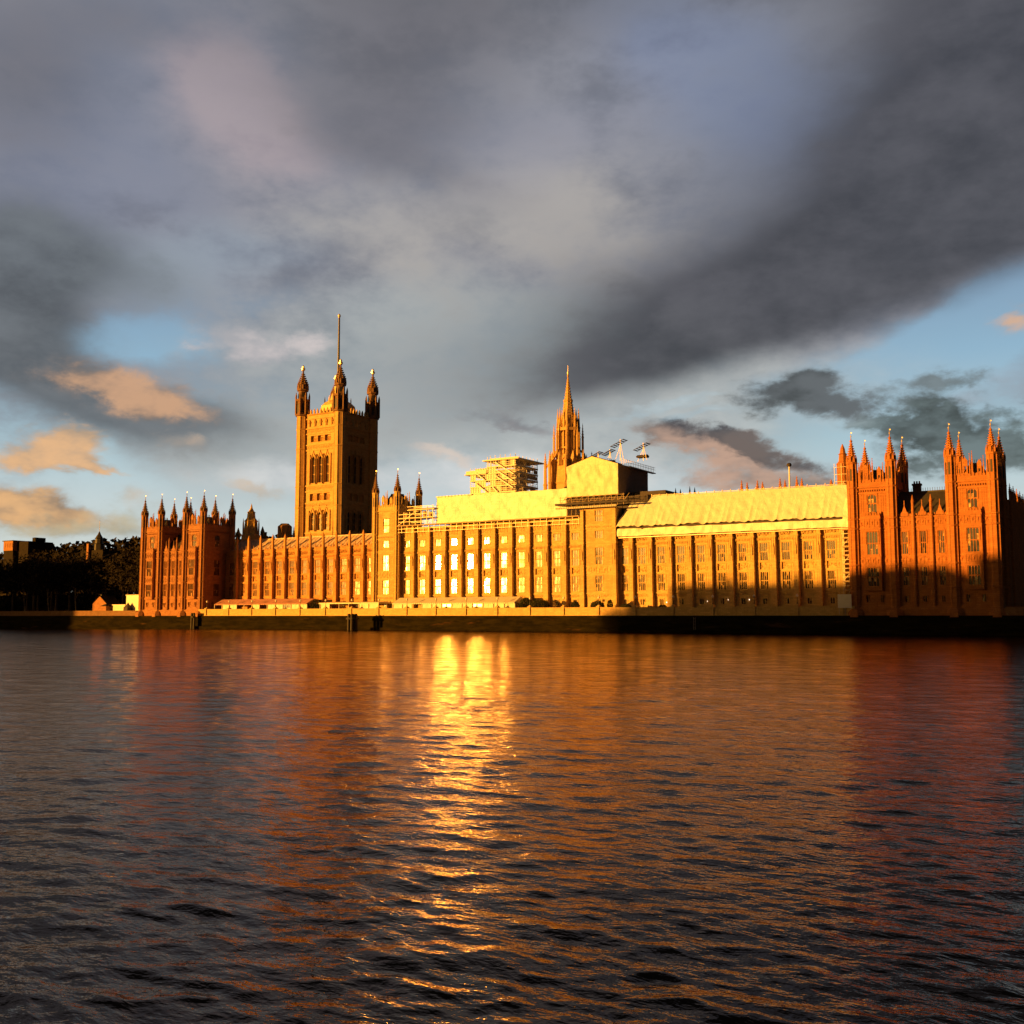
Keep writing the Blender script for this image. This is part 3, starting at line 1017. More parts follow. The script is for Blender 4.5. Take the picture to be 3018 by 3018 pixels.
def bay(mb, x0, x1, y, wins, ztop, storeys3, seed, ww=1.05):
    c = (x0 + x1) / 2
    holes = [(c - ww, c + ww, 10.4, 14.6), (c - ww, c + ww, 17.3, 21.6), (c - .62, c + .62, 6.8, 8.3)]
    if storeys3:
        holes.append((c - ww, c + ww, 24.2, 26.2))
    rec = [(c - ww, c + ww, 15.15, 16.85)]
    if not storeys3:
        rec.append((c - ww * 1.3, c + ww * 1.3, 23.35, 24.3))
    mb.wall(x0, x1, 5.0, ztop, y, holes + rec, .4)
    r = random.Random(seed)
    for (p, q, z0, z1) in rec:
        mb.quad((p, y + .34, z0), (q, y + .34, z0), (q, y + .34, z1), (p, y + .34, z1))
        for k in range(11):
            xx, zz = r.uniform(p + .15, q - .15), r.uniform(z0 + .15, z1 - .2)
            w_ = r.uniform(.05, .13)
            mb.lathe(xx, y + .3, [(zz - w_ * 1.6, w_ * .5), (zz, w_ * 1.5), (zz + w_ * 1.8, w_ * .6)], 5)
    a, b_ = x0 + .55, x1 - .55
    carve(mb, a + .05, c - ww - .1, 15.0, 17.0, y, 1, seed)
    carve(mb, c + ww + .1, b_ - .05, 15.0, 17.0, y, 1, seed + 2)
    carve(mb, a + .05, b_ - .05, 8.75, 9.75, y, 6, seed + 9)
    for z0, z1 in ((10.3, 14.75), (17.2, 21.9)):
        blind(mb, a + .1, c - ww - .25, z0, z1, y, .5)
        blind(mb, c + ww + .25, b_ - .1, z0, z1, y, .5)
    for z, p in ((6.2, .2), (9.9, .18), (14.85, .1), (17.08, .1), (23.05, .22)):
        mb.box(x0, x1, y - p, y + .1, z - .12, z + .12)
    for k in range(11):                        # corbel table under the cornice
        xx = a + (b_ - a) * (k + .5) / 11
        mb.box(xx - .12, xx + .12, y - .26, y, 22.2, 22.75)
    if storeys3:
        mb.box(x0, x1, y - .22, y + .1, 26.75, 27.0)
        carve(mb, a, b_, 27.1, 29.6, y, 4, seed + 3)
        mb.box(x0, x1, y - .3, y + .1, 29.7, 30.0)
    else:
        carve(mb, a, b_, 23.2, 24.6, y, 5, seed + 3)
        mb.box(x0, x1, y - .2, y + .1, 24.6, 24.8)
        cresting(mb, a, b_, y - .1, 24.8, 1.1, .55, .2)
        for s_ in (-.23, .23):
            pinnacle(mb, c + (b_ - a) * s_, y, 24.9, 26.9, .14)
    for i, (p, q, r, s_) in enumerate(holes):
        h = s_ - r
        wins.append(((p + q) / 2, y, r, q - p, h, 4 if i != 2 else 2, 2 if h > 3 else 1, False))


def river_range(xs, y, mat, name, label, cat, ztop, zp, s3, seed, loc, shaft):
    root = thing(name, label, cat, loc)
    w = MB()
    wins = []
    for k, (a, b_) in enumerate(zip(xs, xs[1:])):
        bay(w, a, b_, y, wins, ztop, s3, seed + k * 7)
    x0, x1 = xs[0], xs[-1]
    w.quad((x0, y + 14, 5), (x0, y + 14, ztop), (x1, y + 14, ztop), (x1, y + 14, 5))
    w.quad((x0, y, 5), (x0, y + 14, 5), (x0, y + 14, ztop), (x0, y, ztop))
    w.quad((x1, y, 5), (x1, y, ztop), (x1, y + 14, ztop), (x1, y + 14, 5))
    put('wall', w, root, mat=mat)
    for s_ in wins:
        window(root, s_[0], s_[1], s_[2], s_[3], s_[4], s_[5], s_[6], s_[7], mat)
    bm = buttress_mesh(mat, shaft, zp, (name, mat.name, zp))
    for x in xs[1:-1]:
        put('buttress', bm, root, (x, y - .55, 0))
    return root


# south range
xs = [-237.0] + [-226.0 + 5.385 * i for i in range(-1, 10)] + [-172.4]
south_range = river_range(xs, 10, M['stone_south'], 'river_range',
                          'left two-storey river range with slender pinnacles above a pale sloping roof', 'palace range', 24.8, 30.2, False, 11, (-204, 10, 5), 25.2)
r = MB()
r.quad((-237, 10.3, 24.9), (-172, 10.3, 24.9), (-172, 11.3, 25.2), (-237, 11.3, 25.2))
r.quad((-237, 11.3, 25.2), (-172, 11.3, 25.2), (-172, 16.5, 29.3), (-237, 16.5, 29.3))
r.quad((-237, 16.5, 29.3), (-172, 16.5, 29.3), (-172, 22.5, 25), (-237, 22.5, 25))
for k in range(44):
    xx = -236.5 + k * 1.5
    r.bar((xx, 11.3, 25.3), (xx, 16.5, 29.4), .08)
r.box(-237, -172, 16.35, 16.65, 29.25, 29.55)
put('roof', r, south_range, mat=M['slate_pale'])

# centre block
xs = [-164.1 + 5.66 * i for i in range(12)]
centre = river_range(xs, 10, M['stone_mid'], 'centre_block',
                     'taller three-storey centre block between two towers, windows ablaze with the sun', 'palace block', 30.0, 30.4, True, 31, (-133, 10, 5), 29.2)
# north range
xs = [-92.3] + [-93.2 + 5.385 * i for i in range(1, 12)] + [-28.8]
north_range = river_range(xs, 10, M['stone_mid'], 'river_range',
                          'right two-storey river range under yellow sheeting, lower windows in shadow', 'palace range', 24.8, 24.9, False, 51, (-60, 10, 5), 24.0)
north_range['label'] = 'right two-storey river range under bright sheeting, its lower floor in shadow'


# flanking towers of the centre block
def centre_tower(x0, x1, ztop, crown, label, mat, seed):
    root = thing('stair_tower', label, 'tower', ((x0 + x1) / 2, 14, 5))
    y = 8.8
    cx = (x0 + x1) / 2
    w = MB()
    holes = [(cx - 1.15, cx + 1.15, 10.4, 14.6), (cx - 1.15, cx + 1.15, 17.4, 22.0), (cx - 1.15, cx + 1.15, 24.3, 26.4), (cx - .7, cx + .7, 6.8, 8.3),
             (cx - 1.15, cx + 1.15, 28.8, 33.0 if crown else 31.9)]
    w.wall(x0, x1, 5, ztop, y, holes, .4)
    for z, p in ((6.2, .2), (9.9, .18), (14.85, .1), (17.08, .1), (23.05, .22), (26.85, .22), (27.8, .14), (ztop - .15, .35)):
        w.box(x0, x1, y - p, y + .1, z - .12, z + .12)
    carve(w, x0 + 1, x1 - 1, 15.0, 17.0, y, 5, seed)
    carve(w, x0 + 1, x1 - 1, 26.95, 27.7, y, 7, seed + 1)
    carve(w, x0 + 1, x1 - 1, 8.75, 9.75, y, 7, seed + 1)
    for z0, z1 in ((10.3, 14.75), (17.2, 22.6), (23.6, 26.6), (28.2, ztop - .6)):
        blind(w, x0 + 1.2, cx - 1.4, z0, z1, y, .36)
        blind(w, cx + 1.4, x1 - 1.2, z0, z1, y, .36)
    # sides and back
    w.quad((x0, y, 5), (x0, y + 11, 5), (x0, y + 11, ztop), (x0, y, ztop))
    w.quad((x1, y, 5), (x1, y, ztop), (x1, y + 11, ztop), (x1, y + 11, 5))
    w.quad((x0, y + 11, 5), (x1, y + 11, 5), (x1, y + 11, ztop), (x0, y + 11, ztop))
    put('wall', w, root, mat=mat)
    for (a, b_, c, d) in holes:
        window(root, (a + b_) / 2, y, c, b_ - a, d - c, 4 if b_ - a > 2 else 2, 2 if d - c > 3 else 1, False, mat)
    if crown:
        for X in (x0 + .2, x1 - .2):
            for Y in (y, y + 10.6):
                turret(root, X, Y, 5.0, 46.6, .95, mat, ('stair', mat.name))
        c = MB()
        tower_crown(c, x0, x1, y, ztop, ztop + 5.4)
        s1 = MB()
        tower_crown(s1, -10.6, 0, 0, ztop, ztop + 5.4)
        s1.rot(math.pi / 2, 0, 0)
        s1.v = [(p + x1, q + y + 10.6, z) for p, q, z in s1.v]
        c.add(s1)
        c.box(x0, x1, y + 10.4, y + 10.8, ztop, ztop + 1.6)
        put('parapet', c, root, mat=mat)
        r = MB()
        r.lathe(cx, y + 5.3, [(ztop, 6.0), (ztop + 5.2, 2.0), (ztop + 5.5, 2.0)], 4)
        put('roof', r, root, mat=M['slate'])
    else:
        b_ = buttress_mesh(mat, 31.6, 32.4, 'ntower')
        for X in (x0 + .2, x1 - .2):
            put('buttress', b_, root, (X, y - .2, 0))
    return root


centre_tower(-172.6, -163.9, 35.4, True, 'stair tower with four spired turrets left of the centre block', M['stone_mid'], 71)
centre_tower(-101.9, -92.0, 32.4, False, 'stair tower under the gabled white enclosure right of the centre block', M['stone_mid'], 77)

# ================================================================= VICTORIA TOWER
VX0, VX1, VY0, VY1 = -251.0, -232.0, 60.0, 79.0
root = thing('square_tower', 'tallest square stone tower with four pinnacled corners and a flagpole, behind the left range', 'tower', ((VX0 + VX1) / 2, (VY0 + VY1) / 2, 5))


def vic_face():
    """one side, u from 0 to 19 along x at y=0 facing -y"""
    mb = MB()
    cs = [6.0, 9.5, 13.0]
    holes = [(c - 1.15, c + 1.15, 54.2, 64.6) for c in cs] + [(c - 1.15, c + 1.15, 36.2, 43.2) for c in cs]
    holes += [(c - 1.5, c + 1.5, 47.4, 50.2) for c in cs] + [(c - 1.5, c + 1.5, 70.0, 72.4) for c in cs]
    mb.wall(0, 19, 5, 80.5, 0, holes, 1.1)
    for (a, b_, c, d) in holes:
        if d - c < 4:                                    # recessed statue panels
            mb.quad((a, 1.05, c), (b_, 1.05, c), (b_, 1.05, d), (a, 1.05, d))
            for k in range(4):
                x = a + (b_ - a) * (k + .5) / 4
                mb.box(x - .14, x + .14, .75, 1.05, c + .2, d - .5)
        else:                                            # pointed heads with hood moulds
            cc = (a + b_) / 2
            R = 1.15
            for sx in (-1, 1):
                pts = [(cc + sx * R, .1, d), (cc + sx * R, .1, d - 1.9), (cc + sx * R * .85, .1, d - 1.2), (cc + sx * R * .5, .1, d - .55), (cc, .1, d - .1)]
                mb.poly(pts if sx > 0 else pts[::-1])
                mb.bar((cc + sx * 1.5, -.12, d - 1.4), (cc, -.12, d + 1.6), .26)
                mb.box(cc + sx * 1.72 - .28, cc + sx * 1.72 + .28, -.42, .1, c - .5, d + .6)
            mb.lathe(cc, -.1, [(d + 1.4, .18), (d + 2.0, .3), (d + 2.6, .05)], 4)
    for z, p in ((33.6, .3), (35.2, .3), (44.9, .25), (46.6, .35), (51.0, .35), (53.2, .4), (66.9, .3), (68.9, .35), (73.2, .35), (75.2, .6), (79.0, .4), (80.6, .55)):
        mb.box(2, 17, -p, .1, z - .22, z + .22)
    for z0, z1, n, s_ in ((44.95, 46.4, 12, 1), (51.3, 53.0, 13, 2), (66.9, 68.7, 11, 3), (73.4, 75.0, 12, 4), (33.8, 35.0, 12, 5)):
        carve(mb, 2.6, 16.4, z0, z1, 0, n, s_)
    for a, b_ in ((2.4, 4.1), (14.9, 16.6)):
        for z0, z1 in ((36.4, 43.8), (54.4, 65.8)):
            blind(mb, a, b_, z0, z1, 0, .55)
    for k in range(5):                                   # crowned niches below the parapet
        x = 3.9 + k * 2.8
        mb.lathe(x, -.1, [(76.0, .45), (77.2, .55), (77.4, .75), (78.2, .55), (78.8, .1)], 6)
    for k in range(9):
        x = 2.9 + k * 1.65
        mb.box(x - .35, x + .35, -.35, .2, 80.7, 81.9)
        mb.lathe(x, -.1, [(81.9, .4), (82.4, .28), (82.9, .05)], 4)
    return mb


w = vic_face()
w.v = [(x + VX0, y + VY0, z) for x, y, z in w.v]
n_ = vic_face()
n_.rot(math.pi / 2, 0, 0)
n_.v = [(x + VX1, y + VY0, z) for x, y, z in n_.v]
w.add(n_)
w.box(VX0, VX1 - 1.2, VY0 + 1.2, VY1, 5, 80.4)
w.quad((VX0, VY0, 5), (VX0, VY0 + 1.2, 5), (VX0, VY0 + 1.2, 80.5), (VX0, VY0, 80.5))
w.quad((VX1, VY1, 5), (VX1 - 1.2, VY1, 5), (VX1 - 1.2, VY1, 80.5), (VX1, VY1, 80.5))
w.box(VX0 - .3, VX0 + .3, VY0, VY1, 80.5, 81.8)
w.box(VX0, VX1, VY1 - .3, VY1 + .3, 80.5, 81.8)
put('wall', w, root, mat=M['stone_tower'])
for c in (6.0, 9.5, 13.0):
    for z, h in ((54.2, 10.4), (36.2, 7.0)):
        window(root, VX0 + c, VY0 + .65, z, 2.3, h, 2, 3, False, M['stone_tower'], 0, z > 50)
        window(root, VX1 - .65, VY0 + c, z, 2.3, h, 2, 3, False, M['stone_tower'], math.pi / 2, True)
tm = MB()
prof = [(5, 2.3)]
for z in (20, 33.6, 45, 53, 67.5, 75.2):
    prof += [(z - .3, 2.2), (z - .15, 2.4), (z + .15, 2.4), (z + .3, 2.15)]
prof += [(80.2, 2.15), (80.3, 2.2)]
tm.lathe(0, 0, prof, 8)
bf = MB()
bf.lathe(0, 0, [(80.3, 2.2), (80.5, 2.75), (81.2, 2.8), (81.3, 2.5), (86.0, 2.45), (86.2, 2.85), (87.0, 2.85), (87.1, 2.2)], 8)
for k in range(8):
    a = math.pi / 8 + math.pi / 4 * k
    tm.lathe(2.16 * math.cos(a), 2.16 * math.sin(a), [(6, .1), (80, .1)], 5)
    bf.lathe(2.7 * math.cos(a), 2.7 * math.sin(a), [(81, .35), (88.2, .32), (89.6, .04)], 4)
tmm = tm.mesh('turret', M['stone_tower'])
cp = MB()
cp.lathe(0, 0, [(87.0, 1.9), (90.2, 1.75), (90.4, 2.3), (91.0, 2.35), (91.4, 2.0), (92.4, 2.05), (93.2, 1.75), (94.4, 1.1), (96.0, .6), (97.8, .3), (98.0, .4), (98.3, .2)], 8)
crockets(cp, 0, 0, 92.6, 1.9, 97.4, .35, 8, 6, .26)
for k in range(8):
    a = math.pi / 4 * k
    cp.lathe(2.0 * math.cos(a), 2.0 * math.sin(a), [(90.9, .3), (92.2, .25), (93.2, .03)], 4)
cpm = cp.mesh('spire_cap', M['stone_dark'])
bfm = bf.mesh('belfry', M['stone_dark'])
op = MB()
for k in range(8):
    a = math.pi / 4 * k
    c, s_ = math.cos(a), math.sin(a)
    for (rr, z0, z1, hw) in ((2.32, 81.8, 85.4, .5), (1.72, 87.6, 90, .42)):
        x, y = rr * c, rr * s_
        op.poly([(x + s_ * hw, y - c * hw, z0), (x - s_ * hw, y + c * hw, z0), (x - s_ * hw, y + c * hw, z1 - .7), (x, y, z1), (x + s_ * hw, y - c * hw, z1 - .7)])
opm = op.mesh('belfry_opening', M['iron'])
cr_ = MB()
cr_.lathe(0, 0, [(98.2, .25), (98.7, .75), (99.3, .8), (99.6, .45), (100.0, .5), (100.7, .05)], 8)
crm = cr_.mesh('crown', M['gilt'])
for X in (VX0, VX1):
    for Y in (VY0, VY1):
        o = put('turret', tmm, root, (X, Y, 0))
        for nm, me in (('belfry', bfm), ('spire_cap', cpm), ('belfry_opening', opm), ('crown', crm)):
            c = bpy.data.objects.new(nm, me)
            COL.objects.link(c)
            c.parent = o
rf = MB()
rf.lathe((VX0 + VX1) / 2, (VY0 + VY1) / 2, [(80.6, 11.5), (81.4, 7.6), (84.6, 6.9), (86.0, 5.4), (87.2, 3.4), (91, 2.0), (95.5, .6)], 8)
for k in range(8):
    a = math.pi / 4 * k
    rf.lathe((VX0 + VX1) / 2 + 5 * math.cos(a), (VY0 + VY1) / 2 + 5 * math.sin(a), [(82.4, .3), (87.5, .2), (88.6, .03)], 4)
put('roof', rf, root, mat=M['roof_lit'])
fp = MB()
fx, fy = (VX0 + VX1) / 2, (VY0 + VY1) / 2
fp.lathe(fx, fy, [(86, .6), (120.2, .36)], 8)
for k in range(4):
    a = math.pi / 4 + math.pi / 2 * k
    fp.bar((fx + 6 * math.cos(a), fy + 6 * math.sin(a), 82), (fx, fy, 94), .22)
pole = put('flagpole', fp, root, mat=M['pole'])
fb = MB()
fb.lathe(fx, fy, [(120.2, .3), (120.8, .6), (121.4, .55), (121.9, .1)], 8)
put('finial', fb, pole, mat=M['gilt'])

# ================================================================= CENTRAL SPIRE
SX, SY = -134.2, 60.0
root = thing('spire_tower', 'slender octagonal stone spire rising behind the gabled white enclosure', 'spire tower', (SX, SY, 20))
b_ = MB()
b_.lathe(SX, SY, [(30, 6.3), (46, 6.2), (46.4, 6.6), (46.8, 6.2), (53.5, 5.6), (54, 6), (54.3, 4.4), (56, 3.7)], 8)
for k in range(8):
    a = math.pi / 8 + math.pi / 4 * k
    c, s_ = math.cos(a), math.sin(a)
    b_.box(SX + 6.2 * c - .35, SX + 6.2 * c + .35, SY + 6.2 * s_ - .35, SY + 6.2 * s_ + .35, 30, 54)
    b_.bar((SX + 7.3 * c, SY + 7.3 * s_, 52.0), (SX + 4.0 * c, SY + 4.0 * s_, 57.5), .45)
    am = math.pi / 4 * k
    cx_, cy_ = SX + 5.5 * math.cos(am), SY + 5.5 * math.sin(am)
    b_.lathe(cx_, cy_, [(52, .9), (54.5, .8), (57.0, .05)], 4, rot=am)
put('base_storey', b_, root, mat=M['stone_tower'])
lt = MB()
for k in range(8):
    a0 = math.pi / 8 + math.pi / 4 * k
    c, s_ = math.cos(a0), math.sin(a0)
    lt.lathe(SX + 3.4 * c, SY + 3.4 * s_, [(54, .55), (64.6, .5), (65, .62), (65.3, .45), (68.4, .3), (71.4, .04)], 6)
    a1_ = a0 + math.pi / 4
    lt.bar((SX + 3.3 * math.cos(a0), SY + 3.3 * math.sin(a0), 64.3), (SX + 3.3 * math.cos(a1_), SY + 3.3 * math.sin(a1_), 64.3), 1.0)
    lt.bar((SX + 3.3 * math.cos(a0), SY + 3.3 * math.sin(a0), 58.2), (SX + 3.3 * math.cos(a1_), SY + 3.3 * math.sin(a1_), 58.2), .5)
    lt.lathe(SX + 3.1 * math.cos(a0 + math.pi / 8), SY + 3.1 * math.sin(a0 + math.pi / 8), [(56, .16), (64, .16)], 5)
    lt.lathe(SX + 2.9 * math.cos(a0 + math.pi / 8), SY + 2.9 * math.sin(a0 + math.pi / 8), [(64.8, .5), (67.4, .4), (69, .03)], 4)
lt.lathe(SX, SY, [(55, 2.0), (66, 2.0)], 8)
put('lantern', lt, root, mat=M['stone_tower'])
sp = MB()
sp.lathe(SX, SY, [(65, 2.7), (66, 2.6), (66.2, 2.35), (73.6, 1.35), (73.8, 1.6), (74.2, 1.55), (74.3, 1.2), (78.0, .66), (78.2, .85), (78.5, .6), (82.0, .2), (82.2, .35), (82.6, .3)], 8)
crockets(sp, SX, SY, 66.5, 2.35, 81.4, .25, 8, 16, .13)
put('spire', sp, root, mat=M['stone_tower'])
vn = MB()
vn.lathe(SX, SY, [(82.5, .15), (83.0, .32), (83.6, .28), (83.8, .1), (85.8, .05)], 8)
put('finial', vn, root, mat=M['gilt'])
for k in range(8):
    a = math.pi / 8 + math.pi / 4 * k
    p = MB()
    p.lathe(SX + 7.6 * math.cos(a), SY + 7.6 * math.sin(a), [(30, .75), (46, .62), (46.4, .8), (46.8, .55), (53, .45), (53.3, .6), (53.6, .4), (57, .04)], 6)
    crockets(p, SX + 7.6 * math.cos(a), SY + 7.6 * math.sin(a), 53.6, .4, 56.8, .08, 4, 4, .12)
    put('pinnacle', p, root, mat=M['stone_tower'])
    p = MB()
    p.lathe(SX + 4.7 * math.cos(a), SY + 4.7 * math.sin(a), [(54, .4), (61.5, .34), (61.8, .46), (62.1, .3), (66.4, .04)], 6)
    crockets(p, SX + 4.7 * math.cos(a), SY + 4.7 * math.sin(a), 62.2, .3, 66, .08, 4, 4, .1)
    put('pinnacle', p, root, mat=M['stone_tower'])

# ================================================================= SHEETING AND SCAFFOLD
def wrinkle_strip(mb, pts0, pts1, nu, nv, amp, seed, hem=0.0):
    """grid surface between two polylines' end points, pushed along -y by folds"""
    r = random.Random(seed)
    ph = []
    for _ in range(26):
        f_ = r.uniform(.3, 3.2)
        ph.append((f_ * r.choice((-1, 1)), r.uniform(-2.2, 2.2), r.uniform(0, 6.28), .9 / (.6 + f_)))
    i = len(mb.v)
    (ax, ay, az_), (bx_, by_, bz_) = pts0
    (cx, cy, cz_), (dx_, dy_, dz_) = pts1
    for j in range(nv + 1):
        t = j / nv
        for k in range(nu + 1):
            s_ = k / nu
            x = (ax + (bx_ - ax) * s_) * (1 - t) + (cx + (dx_ - cx) * s_) * t
            y = (ay + (by_ - ay) * s_) * (1 - t) + (cy + (dy_ - cy) * s_) * t
            z = (az_ + (bz_ - az_) * s_) * (1 - t) + (cz_ + (dz_ - cz_) * s_) * t
            o = sum(a4 * math.sin(f * (x + y) + g * z + p) for f, g, p, a4 in ph) * amp / 3
            z -= hem * (1 - t) * abs(math.sin(x * .9) * math.sin(x * .37 + 1) + .4 * math.sin(x * 2.3))
            mb.v.append((x, y - o, z + o * .3))
    for j in range(nv):
        for k in range(nu):
            a = i + j * (nu + 1) + k
            mb.f.append((a, a + 1, a + nu + 2, a + nu + 1))
    mb.smooth = False


# north range: upper sheet and the lower skirt, with the gap between
root = thing('roof_sheeting', 'long yellow-lit plastic sheeting draped over the right range roof', 'roof sheeting', (-60, 10, 25))
u = MB()
wrinkle_strip(u, ((-92.2, 8.2, 27.3), (-32.0, 8.2, 27.0)), ((-88.5, 13.6, 35.2), (-33.6, 13.6, 34.9)), 220, 30, .05, 4, .4)
wrinkle_strip(u, ((-88.5, 13.6, 35.2), (-33.6, 13.6, 34.9)), ((-88.5, 22, 33), (-33.6, 22, 33)), 60, 3, .1, 4)
put('upper_sheet', u, root, mat=M['sheet'])
u = MB()
wrinkle_strip(u, ((-92.0, 8.6, 24.55), (-29.6, 8.6, 24.5)), ((-91.8, 8.75, 26.5), (-29.6, 8.75, 26.3)), 220, 8, .14, 9)
put('lower_skirt', u, root, mat=M['sheet'])
u = MB()
u.box(-91.5, -30, 9.0, 9.2, 26.2, 27.6)
put('gap_shade', u, root, mat=M['darkboard'])  # dark strip added as the shade between the two sheets
u = MB()
for k in range(26):
    x = -88 + k * 2.15
    u.box(x - .05, x + .05, 13.3, 13.6, 35.0, 35.6)
u.bar((-88.4, 13.5, 35.35), (-33.8, 13.5, 35.1), .12)
for k in range(13):
    x = -91.5 + k * 5.1
    u.bar((x, 8.9, 24.6), (x, 9.2, 27.5), .12)
u.box(-92, -30, 8.8, 9.9, 24.1, 24.3)
put('edge_rail', u, root, mat=M['scaf'])
u = MB()
wrinkle_strip(u, ((-33.4, 8.5, 26.3), (-29.4, 8.5, 26.2)), ((-32.9, 8.9, 31.1), (-29.4, 8.9, 30.9)), 10, 8, .12, 5)
put('end_sheet', u, root, mat=M['sheet'])

# scaffold bay at the meeting of north range and wing
root = thing('scaffold', 'narrow scaffold bay climbing between the right range and the red wing', 'scaffold', (-31.5, 9, 5.5))
u = MB()
for x in (-33.4, -31.6, -29.8):
    for y in (7.6, 8.9):
        u.bar((x, y, 5.2), (x, y, 24.3), .11)
for z in (8, 10, 12, 14, 16, 18, 20, 22, 24):
    for y in (7.6, 8.9):
        u.bar((-33.6, y, z), (-29.6, y, z), .09)
        u.bar((-33.6, y, z + .9), (-29.6, y, z + .9), .07)
for k, z in enumerate((8, 12, 16, 20)):
    u.bar((-33.4, 7.6, z), (-29.8, 7.6, z + 4), .08)
put('tube_frame', u, root, mat=M['scaf'])
for z in (8, 10, 12, 14, 16, 18, 20, 22, 24):
    u = MB()
    u.box(-33.6, -29.6, 7.6, 8.9, z - .32, z - .2)
    u.box(-33.6, -29.6, 7.5, 7.56, z - .2, z + .02)
    put('deck', u, root, mat=M['plank'])

# centre block sheeting
root = thing('roof_sheeting', 'flat-topped long white sheeted enclosure on the centre block roof', 'roof sheeting', (-128, 14, 31))
u = MB()
wrinkle_strip(u, ((-150.2, 9.3, 30.75), (-106.9, 9.3, 30.75)), ((-150.2, 9.6, 38.3), (-106.9, 9.6, 38.3)), 110, 14, .13, 14)
put('front_sheet', u, root, mat=M['sheet'])
u = MB()
u.quad((-150.2, 9.6, 38.3), (-106.9, 9.6, 38.3), (-106.9, 24, 39.4), (-150.2, 24, 39.4))
u.quad((-150.2, 9.4, 30.75), (-150.2, 9.6, 38.3), (-150.2, 24, 39.4), (-150.2, 24, 30.75))
u.quad((-106.9, 9.4, 30.75), (-106.9, 24, 30.75), (-106.9, 24, 39.4), (-106.9, 9.6, 38.3))
u.quad((-150.2, 24, 30.75), (-150.2, 24, 39.4), (-106.9, 24, 39.4), (-106.9, 24, 30.75))
for k in range(11):
    x = -149.8 + k * 1.15
    u.box(x - .5, x + .4, 9.3, 10.4, 38.32, 38.62)
put('top_sheet', u, root, mat=M['sheet'])

root = thing('scaffold_deck', 'brown scaffold gantry running under the centre sheeting with rails beside the stair tower', 'scaffold', (-132, 9, 30))
u = MB()
u.box(-164.5, -102.6, 8.0, 9.9, 30.32, 30.62)
put('deck', u, root, mat=M['plank'])
u = MB()
for k in range(32):
    x = -164 + k * 1.98
    u.bar((x, 8.3, 28.3), (x, 8.3, 30.4), .09)
for z in (28.5, 29.5):
    u.bar((-164.4, 8.3, z), (-102.6, 8.3, z), .08)
for k in range(7):
    x = -163.4 + k * 2.1
    for y in (8.4, 11.5, 15):
        u.bar((x, y, 30.5), (x, y, 36.2 if k > 2 else 34.5), .1)
for y in (8.4, 11.5, 15):
    for z in (31.6, 32.7, 33.8, 35.0, 36.0):
        u.bar((-163.6 + (3.5 if z > 34.2 else 0), y, z), (-150.3, y, z), .1)
u.bar((-163.4, 8.4, 30.6), (-157.1, 8.4, 34.5), .08)
put('tube_frame', u, root, mat=M['scaf'])
u = MB()
u.box(-159.6, -150.4, 8.3, 11.2, 35.1, 35.35)
u.box(-163.6, -150.4, 8.3, 11.2, 32.4, 32.55)
for x, s_ in ((-154.6, 1.0), (-152.6, .7), (-161.3, .8)):
    u.box(x - .5, x + .5, 9.4, 10.4, 32.6, 33.6 + s_)
put('upper_deck', u, root, mat=M['plank'])

# gabled enclosure above the north stair tower
root = thing('gabled_enclosure', 'large white sheeted box with a shallow gable over the right stair tower', 'roof enclosure', (-98.5, 18, 36))
X0, X1, Y0, Y1 = -106.3, -91.0, 8.4, 27.0
u = MB()
wrinkle_strip(u, ((X0, Y0, 35.7), (X1, Y0, 35.7)), ((X0, Y0, 43.9), (X1, Y0, 43.7)), 50, 16, .12, 21)
xm = -98.6
u.poly([(X0, Y0, 43.9), (X1, Y0, 43.7), (xm, Y0, 46.2)])
put('front_sheet', u, root, mat=M['sheet2'])
u = MB()
wrinkle_strip(u, ((X1, Y0, 35.7), (X1, Y1, 37.0)), ((X1, Y0, 43.7), (X1, Y1, 43.9)), 40, 14, .06, 22)
u.quad((X0, Y0, 35.7), (X0, Y0, 43.9), (X0, Y1, 43.9), (X0, Y1, 35.7))
u.quad((X0, Y1, 35.7), (X0, Y1, 43.9), (X1, Y1, 43.9), (X1, Y1, 35.7))
put('side_sheet', u, root, mat=M['greysheet'])  # these sides are coloured darker than the front sheet
u = MB()
u.quad((X0 - .2, Y0 - .15, 43.95), (xm, Y0 - .15, 46.35), (xm, Y1, 46.35), (X0 - .2, Y1, 43.95))
u.quad((xm, Y0 - .15, 46.35), (X1 + .2, Y0 - .15, 43.85), (X1 + .2, Y1, 43.95), (xm, Y1, 46.35))
put('roof', u, root, mat=M['sheet2'])
u = MB()
for k in range(20):
    y = Y0 + .3 + k * (Y1 + 2.5 - Y0) / 20
    u.bar((X1 + .9, y, 43.6), (X1 + .9, y, 45.1), .07)
for z in (44.4, 45.0):
    u.bar((X1 + .9, Y0 + 3, z), (X1 + .9, Y1 + 3, z), .07)
u.box(X1, X1 + 1.1, Y0 + 5, Y1 + 3, 43.35, 43.55)
put('railing', u, root, mat=M['scaf'])

